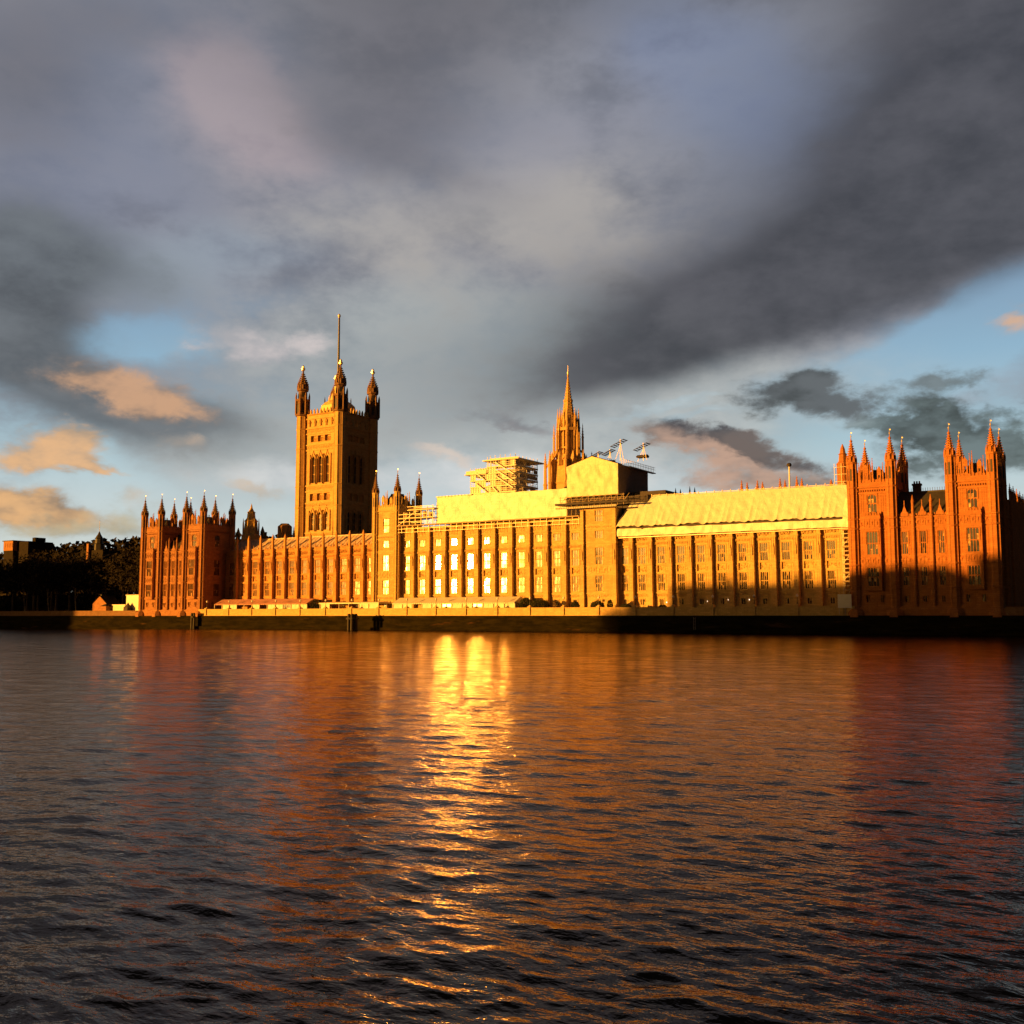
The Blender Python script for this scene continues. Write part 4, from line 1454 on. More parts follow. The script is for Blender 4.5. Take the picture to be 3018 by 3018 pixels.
root = thing('scaffold_deck', 'projecting dark scaffold platform under the gabled white enclosure', 'scaffold', (-98, 8, 34))
u = MB()
u.box(-108.8, -87.5, 6.4, 9.0, 33.35, 33.6)
u.box(-108.8, -87.5, 6.3, 6.4, 33.55, 33.85)
u.box(-106.4, -90.4, 7.2, 9.0, 34.9, 35.05)
u.box(-106.0, -101.9, 8.4, 9.4, 31.0, 31.15)
put('deck', u, root, mat=M['darkboard'])
u = MB()
u.box(-108.6, -90.5, 6.2, 6.32, 32.3, 32.75)
for k in range(34):
    x = -108.4 + k * .53
    u.lathe(x, 6.1, [(32.35, .14), (32.7, .14)], 6)
put('gutter_board', u, root, mat=M['cream'])
u = MB()
for k in range(12):
    x = -107.5 + k * 1.7
    u.bar((x, 7.0, 32.7), (x, 7.0, 35.7), .1)
    u.bar((x, 7.0, 33.6), (x + 1.7, 7.0, 35.6), .07)
for z in (34.2, 34.7, 35.4):
    u.bar((-108, 7.0, z), (-88.5, 7.0, z), .08)
for k in range(4):
    x = -106 + k * 1.3
    u.bar((x, 8.2, 30.6), (x, 8.2, 33.4), .1)
put('tube_frame', u, root, mat=M['plank'])

u = MB()
u.box(-101.5, -84.5, 12.5, 27, 28, 35.6)
u.box(-91.9, -80, 13.8, 27, 35.0, 36.6)
put('roof_block', u, root, mat=M['darkboard'])
# tilted louvre panels on masts above the gabled enclosure
for k, (x, y, z, s_, lab) in enumerate(((-101.6, 17, 48.0, .75, 'leftmost small tilted slatted panel beside the spire'),
                                        (-96.0, 13, 47.6, .8, 'low tilted slatted panel in front of the highest one'),
                                        (-92.9, 13, 49.8, 1.05, 'highest dark slatted panel on a white mast over the enclosure'),
                                        (-87.6, 16, 48.8, 1.05, 'rightmost dark slatted panel above the railing'))):
    root = thing('slatted_panel', lab, 'rooftop panel', (x, y, 46), 'tilted slatted panels on masts above the gabled enclosure')
    u = MB()
    for j in range(6):
        t = -1 + 2 * j / 5
        u.box(x + t * 1.7 * s_ - .2, x + t * 1.7 * s_ + .2, y - 1.2, y + 1.2, z + t * .75 * s_ - .07, z + t * .75 * s_ + .07)
    u.bar((x - 1.9 * s_, y - 1.2, z - .85 * s_), (x + 1.9 * s_, y - 1.2, z + .85 * s_), .1)
    u.bar((x - 1.9 * s_, y + 1.2, z - .85 * s_), (x + 1.9 * s_, y + 1.2, z + .85 * s_), .1)
    put('slats', u, root, mat=M['darkboard'])
    u = MB()
    u.bar((x + .6, y - .4, 45), (x + .6, y - .4, z + 1.0 * s_), .13)
    u.bar((x + 1.8 * s_, y - 1.1, 45), (x + .9, y - .8, z), .09)
    u.bar((x - 1.2 * s_, y, 45), (x + .6, y, z - .3), .08)
    put('mast', u, root, mat=M['scaf'])
    if k in (1, 3):
        u = MB()
        u.box(x - 1.2, x + 1.6, y - 1, y + 1, z - 2.9, z - 2.6)
        u.gable(x - 1.3, x + 1.7, y - 1.1, y + 1.1, z - 2.6, z - 2.1)
        put('platform', u, root, mat=M['plank'] if k == 1 else M['darkboard'])

# rear scaffold tower
root = thing('scaffold_tower', 'stepped boarded scaffold tower behind the centre sheeting, left of the spire', 'scaffold tower', (-137, 26, 38))
u = MB()
Yf, Yb = 20.0, 32.5
for k in range(10):
    x = -145.4 + k * 1.745
    zt = 46.8 if x < -139.6 else 50.2
    for y in (Yf, Yb):
        u.bar((x, y, 37), (x, y, zt + .9), .11)
for k in range(7):
    y = Yf + k * (Yb - Yf) / 6
    u.bar((-129.7, y, 37), (-129.7, y, 50.8), .11)
    u.bar((-139.4, y, 46), (-139.4, y, 50.8), .11)
for (xa, za, xb, zb) in ((-136.4, 48.9, -130, 45.0), (-136.4, 46.8, -130, 42.8), (-143.2, 46.2, -140.2, 44), (-143.4, 43.2, -139.4, 40.2), (-136.2, 44.8, -130.2, 41.0), (-137.4, 41.8, -135.6, 40)):
    u.bar((xa, Yf - .5, za), (xb, Yf - .5, zb), .3)
put('tube_frame', u, root, mat=M['white_board'])
lev = [40.0, 41.9, 43.8, 45.7, 47.6]
for j, z in enumerate(lev):
    u = MB()
    x0 = -145.6 if z < 46.5 else -139.7
    u.box(x0, -129.5, Yf, Yf + 3.5, z - .1, z)
    u.box(x0, -129.5, Yb - 3, Yb, z - .1, z)
    u.box(-133, -129.5, Yf + 3.5, Yb - 3, z - .1, z)
    u.box(x0, -129.5, Yf - .05, Yf, z, z + .25)
    u.box(-129.55, -129.45, Yf, Yb, z, z + .35)
    put('deck', u, root, mat=M['cream'])
    u = MB()
    for h in (.7, 1.25):
        u.bar((x0, Yf - .05, z + h), (-129.5, Yf - .05, z + h), .09)
        u.bar((-129.6, Yf, z + h), (-129.6, Yb, z + h), .09)
    for k in range(6):
        yk = Yf + 2.08 * k
        u.bar((-129.6, yk, z), (-129.6, yk + 2.0, z + 1.9), .08)
    for k in range(18):
        xk = -145.4 + k * .9
        if xk > x0:
            u.bar((xk, Yf, z), (xk, Yf, z + 1.9), .08)
    put('guard_rail', u, root, mat=M['white_board'])
u = MB()
u.box(-147.3, -139.6, Yf - .6, Yb, 45.72, 46.0)
u.box(-146.9, -139.6, Yf - .3, Yf - .2, 46.0, 46.9)
u.box(-140.7, -128.2, Yf - .8, Yb + 1.5, 49.4, 49.75)
u.box(-138.4, -128.6, Yf - .3, Yf - .2, 49.75, 50.1)
put('roof_deck', u, root, mat=M['cream'])
u = MB()
rr = random.Random(5)
for j, z in enumerate([38.2] + lev):
    for k in range(9):
        x = -145.4 + k * 1.745
        if z > 46.5 and x < -139.8:
            continue
        p_open = .8 if (x > -135 and z < 46) else .35
        if rr.random() > p_open:
            u.box(x + .05, x + 1.7, Yf + .1, Yf + .16, z + .05, z + 1.75)
            put('side_board', u, root, mat=M['cream'])
            u = MB()
for j, z in enumerate([38.2] + lev):
    for k in range(6):
        if rr.random() > .6:
            y = Yf + k * 2.08
            u.box(-129.78, -129.72, y + .1, y + 2.0, z + .5, z + 1.6)
            put('side_board', u, root, mat=M['plank'])
            u = MB()
u.box(-144, -131, Yb - 4, Yb - 3.9, 38, 48)
put('back_board', u, root, mat=M['plank'])

# ================================================================= ROOFTOP THINGS BEHIND
root = thing('rear_range', 'rear roof ridge behind the right range showing only its pairs of orange pinnacles', 'palace range', (-66, 38, 5))
w = MB()
w.box(-93, -40, 31, 46, 5, 35.2)
put('wall', w, root, mat=M['stone_mid'])
for x, y, z in ((-65.2, 30, 40), (-63.7, 30, 39.3), (-60.9, 30, 39.7), (-59.5, 30, 39.2), (-54.8, 30, 39.9), (-53.5, 30, 39.3), (-50.4, 30, 40.1), (-49.1, 30, 39.4), (-41.6, 30, 38.6)):
    p = MB()
    p.lathe(x, y, [(34, .5), (36.6, .48), (36.7, .6), (37, .42), (z, .04)], 6)
    crockets(p, x, y, 37, .42, z - .2, .06, 4, 4, .12)
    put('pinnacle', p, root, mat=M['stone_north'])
for x, y, z in ((-90.5, 45, 41), (-89.0, 45, 40.6), (-86.1, 45, 41.2), (-84.6, 45, 40.8)):
    p = MB()
    p.lathe(x, y, [(34, .5), (38.2, .44), (38.4, .55), (38.6, .38), (z, .04)], 6)
    put('pinnacle', p, root, mat=M['slate'])

root = thing('camera_mast', 'thin pale mast topped by a dark ball behind the right sheeting', 'mast', (-49.2, 20, 33))
u = MB()
u.lathe(-49.2, 20, [(33, .22), (41.2, .18)], 8)
put('pole', u, root, mat=M['white_board'])
u = MB()
u.lathe(-49.2, 20, [(41.1, .2), (41.25, .55), (41.6, .62), (41.95, .5), (42.1, .1)], 10)
u.box(-49.9, -49.1, 19.9, 20.1, 41.5, 41.65)
put('ball', u, root, mat=M['iron'])

root = thing('ventilation_turret', 'dark stone turret wrapped in scaffold tubes behind the left tower of the red wing', 'turret', (-41.2, 40, 33))
u = MB()
u.lathe(-41.1, 40, [(33, 1.6), (43.3, 1.6), (43.5, 1.75), (43.9, 1.5), (44.3, 1.1), (46.0, .95), (46.2, 1.15), (46.5, .75), (47.6, .6), (48.9, .1)], 8)
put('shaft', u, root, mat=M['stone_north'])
u = MB()
for x in (-42.9, -41.1, -39.3):
    for y in (38.1, 42):
        u.bar((x, y, 33), (x, y, 43.6), .1)
for z in (35, 36.9, 38.8, 40.7, 42.6):
    for y in (38.1, 42):
        u.bar((-43, y, z), (-39.2, y, z), .09)
put('tube_frame', u, root, mat=M['scaf'])

root = thing('roof_lantern', 'stepped octagonal roof turret standing behind the far wing, lit on its left side', 'turret', (-246.5, 30, 28))
u = MB()
u.lathe(-246.3, 30, [(24, 3.6), (32.4, 3.5), (32.7, 3.0), (33.0, 2.7), (35.4, 2.5), (37.2, 2.3), (37.5, 2.6), (37.8, 2.2), (38.6, 1.6), (40.4, 1.4), (40.6, 1.6), (40.9, 1.1), (42, .5), (43.8, .05)], 8)
for k in range(8):
    a = math.pi / 8 + math.pi / 4 * k
    u.lathe(-246.3 + 2.9 * math.cos(a), 30 + 2.9 * math.sin(a), [(32, .3), (36.4, .25), (38.4, .03)], 5)
put('shaft', u, root, mat=M['stone_mid'])
for x, z in ((-252.6, 35.4), (-240.6, 35.4), (-239.4, 33.2)):
    u = MB()
    u.lathe(x, 30, [(24, .75), (33, .7), (33.3, .85), (z, .1)], 8)
    put('pinnacle', u, root, mat=M['slate'])

root = thing('roof_turret', 'short blunt octagonal stone turret behind the left range beside the tall tower', 'turret', (-232, 32, 24))
u = MB()
u.lathe(-231.9, 32, [(22, 2.6), (31.6, 2.5), (34.9, 2.35), (35.2, 2.5), (35.5, 2.0), (36.1, 1.4), (36.2, .2)], 8)
for k in range(8):
    a = math.pi / 8 + math.pi / 4 * k
    u.box(-231.9 + 2.42 * math.cos(a) - .14, -231.9 + 2.42 * math.cos(a) + .14, 32 + 2.42 * math.sin(a) - .14, 32 + 2.42 * math.sin(a) + .14, 28, 35)
put('shaft', u, root, mat=M['stone_south'])
u = MB()
pinnacle(u, -227.6, 32, 28, 34.8, .5)
put('pinnacle', u, root, mat=M['stone_spav'])

# ================================================================= RIVER WALL, TERRACE
def river_wall():
    u = MB()
    u.box(-237.0, -28.9, -1.2, -.2, 4.15, 6.0)
    u.box(-237.0, -28.9, -1.32, -.1, 5.95, 6.15)
    u.box(-237.0, -28.9, -1.4, -.1, 4.05, 4.25)
    return u


root = thing('river_wall', 'long embankment wall, dark and weedy below, sunlit stone parapet above', 'embankment wall', (-130, -1, 0))
put('parapet', river_wall(), root, mat=M['stone_mid'])
u = MB()
u.box(-520, 90, -1.9, -.3, -3, 4.05)
u.box(-520, 90, -2.15, -1.9, 3.45, 3.7)
u.box(-520, 90, -2.6, -1.9, -3, .7)
put('lower_wall', u, root, mat=M['weed'])
u = MB()
for a, b__ in ((-520, -267.2), (1.3, 90)):
    u.box(a, b__, -1.2, -.2, 4.05, 5.6)
    u.box(a, b__, -1.32, -.1, 5.6, 5.8)
put('garden_parapet', u, root, mat=M['stone_dark'])  # darker stone stands in for shade along this parapet
for dxx, mt in ((0, 'stone_north'), (-237.16, 'stone_spav')):
    u = MB()
    for x in (0, -8.26, -20.46, -28.84):
        u.lathe(x + dxx, -.3, [(3.6, 1.9), (4.7, 1.85), (5.5, 1.3), (5.6, .6)], 8)
    put('plinth', u, root, mat=M[mt])
for x in [-233.6 + 10.1 * k for k in range(21)]:
    if x > -30:
        continue
    u = MB()
    u.box(x - .42, x + .42, -1.5, -.05, 3.9, 6.45)
    u.lathe(x, -.75, [(6.45, .5), (6.7, .3), (6.75, .1)], 4)
    put('pier', u, root, mat=M['stone_mid'])

# lamp standards on the piers
lampm = MB()
lampm.lathe(0, 0, [(0, .16), (.2, .16), (.3, .08), (1.5, .05), (1.55, .1)], 8)
lm = lampm.mesh('post', M['iron'])
glm = MB()
glm.lathe(0, 0, [(1.52, .1), (1.62, .24), (1.8, .3), (2.0, .27), (2.12, .12), (2.3, .03)], 10)
gm = glm.mesh('globe', M['white_board'])
ordn = ['first', 'second', 'third', 'fourth', 'fifth', 'sixth', 'seventh', 'eighth', 'ninth', 'tenth', 'eleventh', 'twelfth', 'thirteenth', 'fourteenth', 'fifteenth', 'sixteenth', 'seventeenth', 'eighteenth', 'nineteenth', 'twentieth']
k = 0
for x in [-233.6 + 10.1 * j for j in range(20)]:
    t = thing('terrace_lamp', 'globe lamp on the terrace wall, %s from the far left wing' % ordn[k], 'lamp post', (x, -.75, 6.75), 'globe lamps along the terrace wall')
    for n_, me in (('post', lm), ('globe', gm)):
        o = bpy.data.objects.new(n_, me)
        COL.objects.link(o)
        o.parent = t
    k += 1


# marquees
def marquee(x0, x1, eave, top, name, label, roofmat, wallmat, seed, flat=False, openp=.3):
    root = thing(name, label, 'marquee', ((x0 + x1) / 2, 4.5, 5.2))
    y0, y1 = 1.6, 8.2
    r = MB()
    if flat:
        r.box(x0 - .3, x1 + .3, y0 - .3, y1, eave, eave + .35)
        r.gable(x0, x1, y0, y1, eave + .35, top)
    else:
        n = int((x1 - x0) / 3.3)
        st = (x1 - x0) / n
        for k in range(n):
            a, b__ = x0 + st * k, x0 + st * (k + 1)
            r.quad((a, y0 - .3, eave), (b__ - .06, y0 - .3, eave), (b__ - .06, y0 + 3.2, top), (a, y0 + 3.2, top))
            r.quad((a, y0 + 3.2, top), (b__ - .06, y0 + 3.2, top), (b__ - .06, y1, eave), (a, y1, eave))
        for j in range(int((x1 - x0) / .7)):
            a = x0 + .7 * j
            r.poly([(a, y0 - .32, eave + .02), (a + .12, y0 - .32, eave - .24), (a + .55, y0 - .32, eave - .24), (a + .68, y0 - .32, eave + .02)])
        r.poly([(x0, y0 - .3, eave), (x0, y0 + 3.2, top), (x0, y1, eave)])
        r.poly([(x1, y0 - .3, eave), (x1, y1, eave), (x1, y0 + 3.2, top)])
    put('roof', r, root, mat=roofmat)
    n = int((x1 - x0) / 3.3)
    st = (x1 - x0) / n
    for k in range(n + 1):
        p = MB()
        p.lathe(x0 + st * k, y0, [(5.2, .14), (eave, .12)], 8)
        put('post', p, root, mat=wallmat)
    rr = random.Random(seed)
    for k in range(n):
        if rr.random() < openp:
            continue
        p = MB()
        a, b__ = x0 + st * k + .2, x0 + st * (k + 1) - .2
        p.box(a, b__, y0 + .1, y0 + .16, 5.2, 6.5)
        p.box(a, b__, y0 + .1, y0 + .16, eave - .3, eave)
        for t in (0, .5, 1):
            xx = a + (b__ - a - .08) * t
            p.box(xx, xx + .1, y0 + .1, y0 + .16, 6.5, eave - .3)
        put('side_panel', p, root, mat=wallmat)
        q = MB()
        q.quad((a, y0 + .14, 6.5), (b__, y0 + .14, 6.5), (b__, y0 + .14, eave - .3), (a, y0 + .14, eave - .3))
        put('clear_panel', q, root, mat=M['glass'] if rr.random() < .25 else M['cream'])


marquee(-232.6, -192.7, 7.7, 9.3, 'marquee', 'long marquee with a red and pink striped canvas roof below the left range', M['red_canvas'], M['cream'], 3, False, .35)
marquee(-187.4, -165.0, 7.55, 8.2, 'marquee', 'low flat awning in front of the left stair tower', M['cream'], M['cream'], 6, True, .6)
marquee(-159.8, -118.5, 7.55, 9.2, 'marquee', 'long cream marquee with pale walls below the centre block', M['cream'], M['cream'], 9, False, .08)


# ---------------------------------------------------------------- vegetation
def leafball(cx, cy, cz, rx, ry, rz_, n, s, seed, trunk=None):
    r = np.random.default_rng(seed)
    d = r.normal(size=(n, 3))
    d /= np.linalg.norm(d, axis=1)[:, None]
    rad = r.uniform(.35, 1.0, n) ** .5
    cl = r.normal(size=(14, 3))
    cl /= np.linalg.norm(cl, axis=1)[:, None]
    bumpy = 1 + .22 * np.max(d @ cl.T, axis=1) - .16
    p = d * (rad * bumpy)[:, None] * np.array([rx, ry, rz_]) + np.array([cx, cy, cz])
    a = r.normal(size=(n, 3))
    a /= np.linalg.norm(a, axis=1)[:, None]
    b__ = np.cross(a, r.normal(size=(n, 3)))
    b__ /= np.linalg.norm(b__, axis=1)[:, None]
    sz = r.uniform(.5, 1.3, n)[:, None] * s
    v = np.stack([p - a * sz, p + b__ * sz * .7, p + a * sz, p - b__ * sz * .7], 1).reshape(-1, 3)
    mb = MB()
    mb.v = [tuple(q) for q in v]
    mb.f = [(4 * i, 4 * i + 1, 4 * i + 2, 4 * i + 3) for i in range(n)]
    return mb


def bush(name, label, x, y, z, rx, rz_, seed, cat='shrub', mat=None, group=None):
    root = thing(name, label, cat, (x, y, z), group)
    put('foliage', leafball(x, y, z + rz_ * .95, rx, rx * .8, rz_, int(900 * rx), .16, seed), root, mat=mat or M['leaf'])
    s_ = MB()
    s_.lathe(x, y, [(z, .16), (z + rz_, .08)], 6)
    put('stem', s_, root, mat=M['bark'])


bush('clipped_bush', 'rounded dark bush between the red marquee and the low awning', -190.2, 3, 5.2, 2.3, 1.95, 1)
bush('clipped_bush', 'tall rounded dark bush at the right end of the cream marquee', -116.0, 3, 5.2, 1.9, 1.85, 2)
bush('clipped_bush', 'wide dark bush right of the tall one beside the cream marquee', -111.7, 3, 5.2, 2.9, 1.6, 3)
bush('clipped_bush', 'round dark bush in front of the right stair tower', -94.0, 2, 5.2, 1.9, 1.35, 4)
bush('clipped_bush', 'small loose bush left of the right stair tower', -101.5, 4, 5.2, 1.2, 1.3, 5)
bush('clipped_bush', 'small dark bush at the left end of the right range', -86.5, 3, 5.2, 1.5, .9, 6)
bush('clipped_bush', 'little bush in shadow near the fourth lit basement window', -76.5, 3, 5.2, 1.1, .8, 7)
bush('clipped_bush', 'slim upright bush just right of the round bush by the stair tower', -91.2, 3.5, 5.2, .8, 1.5, 8)


def tree_meshes(seed, H=24.0):
    r = random.Random(seed)
    t = MB()
    tips = []

    def limb(p, d, L, w, lv):
        q = p + d * L
        t.bar(p, q, w)
        if lv >= 1:
            tips.append(p + d * L * .6)
        if lv >= 3:
            tips.append(q)
            return
        for _ in range(3 if lv else 6):
            nd = (d + Vector((r.uniform(-1, 1), r.uniform(-1, 1), r.uniform(-.5, .6)))).normalized()
            limb(q - d * L * r.uniform(0, .6), nd, L * r.uniform(.62, .85), w * .58, lv + 1)

    t.lathe(0, 0, [(0, .62), (1.2, .46), (H * .3, .36)], 8)
    limb(Vector((0, 0, H * .2)), Vector((0, 0, 1)), H * .27, .5, 0)
    tr = t.mesh('trunk', M['bark'])
    c = MB()
    rn = np.random.default_rng(seed)
    for q in tips:
        n = 30
        p = rn.normal(size=(n, 3)) * np.array([1.6, 1.6, 1.6]) + np.array(q)
        p[:, 2] = np.maximum(p[:, 2], 3.5)
        a = rn.normal(size=(n, 3))
        a /= np.linalg.norm(a, axis=1)[:, None]
        b__ = np.cross(a, rn.normal(size=(n, 3)))
        b__ /= np.linalg.norm(b__, axis=1)[:, None]
        v = np.stack([p - a * .8, p + b__ * .2, p + a * .8, p - b__ * .2], 1).reshape(-1, 3)
        i = len(c.v)
        c.v += [tuple(x) for x in v]
        c.f += [(i + 4 * k, i + 4 * k + 1, i + 4 * k + 2, i + 4 * k + 3) for k in range(n)]
    return tr, c.mesh('crown', M['twig'])


TV = [tree_meshes(40 + k) for k in range(4)]
r_ = random.Random(12)
ORD = ['nearest the far wing', 'second', 'third', 'fourth', 'fifth', 'sixth', 'seventh', 'eighth', 'ninth', 'tenth', 'eleventh', 'twelfth', 'thirteenth', 'fourteenth', 'fifteenth', 'last']
for row, (n_t, x_0, st, yy, big) in enumerate(((15, -269, 6.4, 12, 1.0), (12, -274, 9.2, 38, 1.1))):
    for k in range(n_t):
        x = x_0 - st * k + r_.uniform(-1.3, 1.3)
        y = yy + r_.uniform(-3, 5)
        pos_ = ORD[k] if k == 0 else ORD[k] + ' from the far wing'
        t = thing('plane_tree', 'bare dark winter tree in the %s row of the grove, %s' % (('front', 'rear')[row], pos_), 'tree', (x, y, 5), 'dark trees in the garden left of the palace')
        t.rotation_euler.z = r_.uniform(0, 6.28)
        s_ = r_.uniform(.9, 1.06) * big
        t.scale = (s_ * 1.1, s_ * 1.1, s_)
        tr, cr = TV[(k + row) % 4]
        for n_, me in (('trunk', tr), ('crown', cr)):
            o = bpy.data.objects.new(n_, me)
            COL.objects.link(o)
            o.parent = t
for k, (x, lab) in enumerate(((-322.5, 'thin pale bare trunk leaning left in the dark grove'), (-306.5, 'thin pale bare trunk beside the gabled hut'), (-337, 'thin pale bare trunk deep in the dark grove'))):
    root = thing('sapling', lab, 'tree', (x, 4, 5))
    u = MB()
    u.bar((x, 4, 5), (x - 1.0, 4, 10.5), .3)
    u.bar((x - 1.0, 4, 10.5), (x - 1.2, 4.2, 14), .18)
    put('trunk', u, root, mat=M['bark_pale'])
    u = MB()
    u.bar((x - .9, 4, 9.8), (x + .9, 4.3, 13), .12)
    u.bar((x - 1.1, 4, 11.5), (x - 2.4, 4.3, 14.5), .1)
    put('branch', u, root, mat=M['bark_pale'])
# hedge along the foot of the grove closes the view under the crowns
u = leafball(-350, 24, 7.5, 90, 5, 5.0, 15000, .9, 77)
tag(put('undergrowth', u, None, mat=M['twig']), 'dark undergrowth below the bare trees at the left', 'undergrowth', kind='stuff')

# huts in the garden
root = thing('gabled_hut', 'small orange-lit gabled hut in front of the dark trees', 'hut', (-294, 5, 5))
u = MB()
u.box(-296.4, -288.6, 3.2, 9, 5, 8.4)
u.poly([(-296.4, 3.2, 8.4), (-288.6, 3.2, 8.4), (-292.5, 3.2, 11.0)])
u.poly([(-288.6, 9, 8.4), (-296.4, 9, 8.4), (-292.5, 9, 11.0)])
put('wall', u, root, mat=M['stone_spav'])
u = MB()
u.quad((-296.8, 2.9, 8.15), (-292.5, 2.9, 11.15), (-292.5, 9.2, 11.15), (-296.8, 9.2, 8.15))
u.quad((-292.5, 2.9, 11.15), (-288.2, 2.9, 8.15), (-288.2, 9.2, 8.15), (-292.5, 9.2, 11.15))
u.box(-294.6, -294.0, 5, 5.6, 10, 11.6)
put('roof', u, root, mat=M['slate'])
root = thing('kiosk', 'narrow little kiosk between the gabled hut and the low lit shed', 'kiosk', (-287, 1, 4))
u = MB()
u.box(-287.6, -285.0, .2, 2.6, 4.1, 7.4)
put('wall', u, root, mat=M['stone_spav'])
u = MB()
u.lathe(-286.3, 1.4, [(7.4, 2.2), (8.3, .1)], 4)
put('roof', u, root, mat=M['slate'])
root = thing('low_shed', 'low pale lit shed between the kiosk and the white box hut', 'shed', (-280, 4, 5))
u = MB()
u.box(-283.6, -277.2, 2, 7, 5, 7.7)
put('wall', u, root, mat=M['cream'])
u = MB()
u.box(-283.9, -276.9, 1.8, 7.2, 7.7, 7.95)
put('roof', u, root, mat=M['white_board'])
root = thing('box_hut', 'tall flat white box hut against the far wing', 'hut', (-271.5, 5, 5))
u = MB()
u.box(-276.2, -267.6, 1.6, 10, 5, 11.0)
put('wall', u, root, mat=M['white_board'])
u = MB()
u.box(-276.4, -267.4, 1.4, 10.2, 11.0, 11.25)
put('roof', u, root, mat=M['cream'])
root = thing('small_tent', 'small dark pointed tent in front of the white box hut', 'tent', (-273.8, 0, 5))
u = MB()
u.lathe(-273.8, .5, [(5, 1.5), (6.9, 1.45), (7.9, .5), (8.6, .05)], 4)
put('canopy', u, root, mat=M['darkboard'])

# distant buildings over the trees
root = thing('cupola_building', 'distant dark building with a small domed cupola and a flagpole above the trees', 'building', (-493, 150, 5))
u = MB()
u.box(-504, -484, 148, 165, 5, 41.5)
put('wall', u, root, mat=M['twig'])
u = MB()
u.box(-496.6, -495, 146.5, 148, 30, 45.2)
put('chimney', u, root, mat=M['stone_spav'])
u = MB()
u.lathe(-493, 152, [(41, 3.2), (45.0, 3.1), (45.2, 3.5), (45.5, 2.3), (48.2, 2.1), (48.4, 2.7), (48.6, 2.2), (49.6, 1.7), (50.6, 1.0), (51.6, .6), (52.6, .1)], 8)
put('cupola', u, root, mat=M['slate'])
u = MB()
u.lathe(-493, 152, [(52.4, .14), (59, .1)], 6)
put('flagpole', u, root, mat=M['white_board'])
root = thing('office_block', 'distant flat-roofed block catching orange light at the left edge', 'building', (-570, 155, 5))
u = MB()
u.box(-582, -572.5, 150, 170, 44, 49.8)
for k in range(4):
    u.box(-581.2 + k * 2.3, -579.8 + k * 2.3, 149.85, 150.1, 46, 48.6)
put('wall', u, root, mat=M['stone_spav'])
u = MB()
u.box(-582, -572.5, 150.3, 170, 5, 44)
u.box(-572.5, -561.5, 153, 170, 5, 49.6)
u.box(-563.5, -560.5, 157, 164, 49.6, 52.0)
put('shaded_block', u, root, mat=M['twig'])  # walls coloured dark in place of shade
u = MB()
u.box(-582.6, -572, 149.4, 170.4, 49.8, 50.3)
put('roof', u, root, mat=M['slate'])

# hazy wooded rise behind the garden
u = MB()
rr = random.Random(3)
prev = None
N = 150
pts = [(-900 + 780 * k / N, 5 + 40 + 5 * math.sin(k * .21) + 4 * math.sin(k * .53 + 1) + rr.uniform(-2.2, 2.2)) for k in range(N + 1)]
far = leafball(-560, 230, 28, 260, 10, 28, 20000, 2.2, 5)
tag(put('far_wood', far, None, mat=M['twig']), 'far low line of bare treetops on the left horizon', 'trees', kind='stuff')

# timber piles and a dark post cluster in the river
def dolphin(name, label, x, y, ztop, w, n):
    root = thing(name, label, 'mooring piles', (x, y, -1))
    r2 = random.Random(int(-x))
    for k in range(n):
        u = MB()
        a = 2 * math.pi * k / n
        xx, yy = x + w * .6 * math.cos(a), y + w * .6 * math.sin(a)
        u.lathe(xx, yy, [(-2, .42), (ztop - r2.uniform(0, .6), .36), (ztop, .2)], 8)
        put('pile', u, root, mat=M['wood'])
    u = MB()
    u.lathe(x, y, [(ztop - 1.6, w), (ztop - 1.1, w)], 10)
    put('collar', u, root, mat=M['wood'])


dolphin('post_cluster', 'dark timber mooring piles by the far wing corner', -236.6, -3.6, 5.0, .75, 3)
dolphin('post_cluster', 'stout dark blob built as a cluster of posts before the low awning', -166.5, -8, 4.6, 1.9, 6)  # posts added for a dark blob of no known kind

# ladder on the river wall
root = thing('wall_ladder', 'thin pale ladder fixed to the dark river wall below the right range', 'ladder', (-66, -2.2, .4))
u = MB()
for x in (-66.25, -65.75):
    u.bar((x, -2.25, .3), (x, -2.25, 3.7), .1)
put('rail', u, root, mat=M['pole'])
u = MB()
for k in range(9):
    u.bar((-66.25, -2.25, .5 + k * .36), (-65.75, -2.25, .5 + k * .36), .07)
put('rung', u, root, mat=M['pole'])
# white site board
root = thing('site_board', 'square pinkish white board standing on the wall beside the red wing', 'hoarding', (-30.9, -1.3, 5.6))
u = MB()
u.box(-32.4, -29.4, -1.6, -1.5, 5.7, 8.75)
put('panel', u, root, mat=M['white_board'])
u = MB()
for x in (-32.2, -30.9, -29.6):
    u.bar((x, -1.3, 4.2), (x, -1.45, 8.7), .1)
put('post', u, root, mat=M['scaf'])

# lit basement lamps
for x, z in ((-78.3, 7.4), (-67.3, 7.6), (-61.9, 7.9), (-56.6, 7.9)):
    u = MB()
    u.lathe(x, 9.7, [(z - .14, .05), (z - .1, .13), (z + .1, .13), (z + .15, .04)], 8)
    o = single('wall_lamp', u, M['lit'], 'tiny lit lamp by a basement window of the right range, %s' %
               {-78.3: 'nearest the stair tower', -67.3: 'second from the stair tower', -61.9: 'third from the stair tower', -56.6: 'farthest from the stair tower'}[x],
               'wall lamp', group='lit lamps at the basement windows')

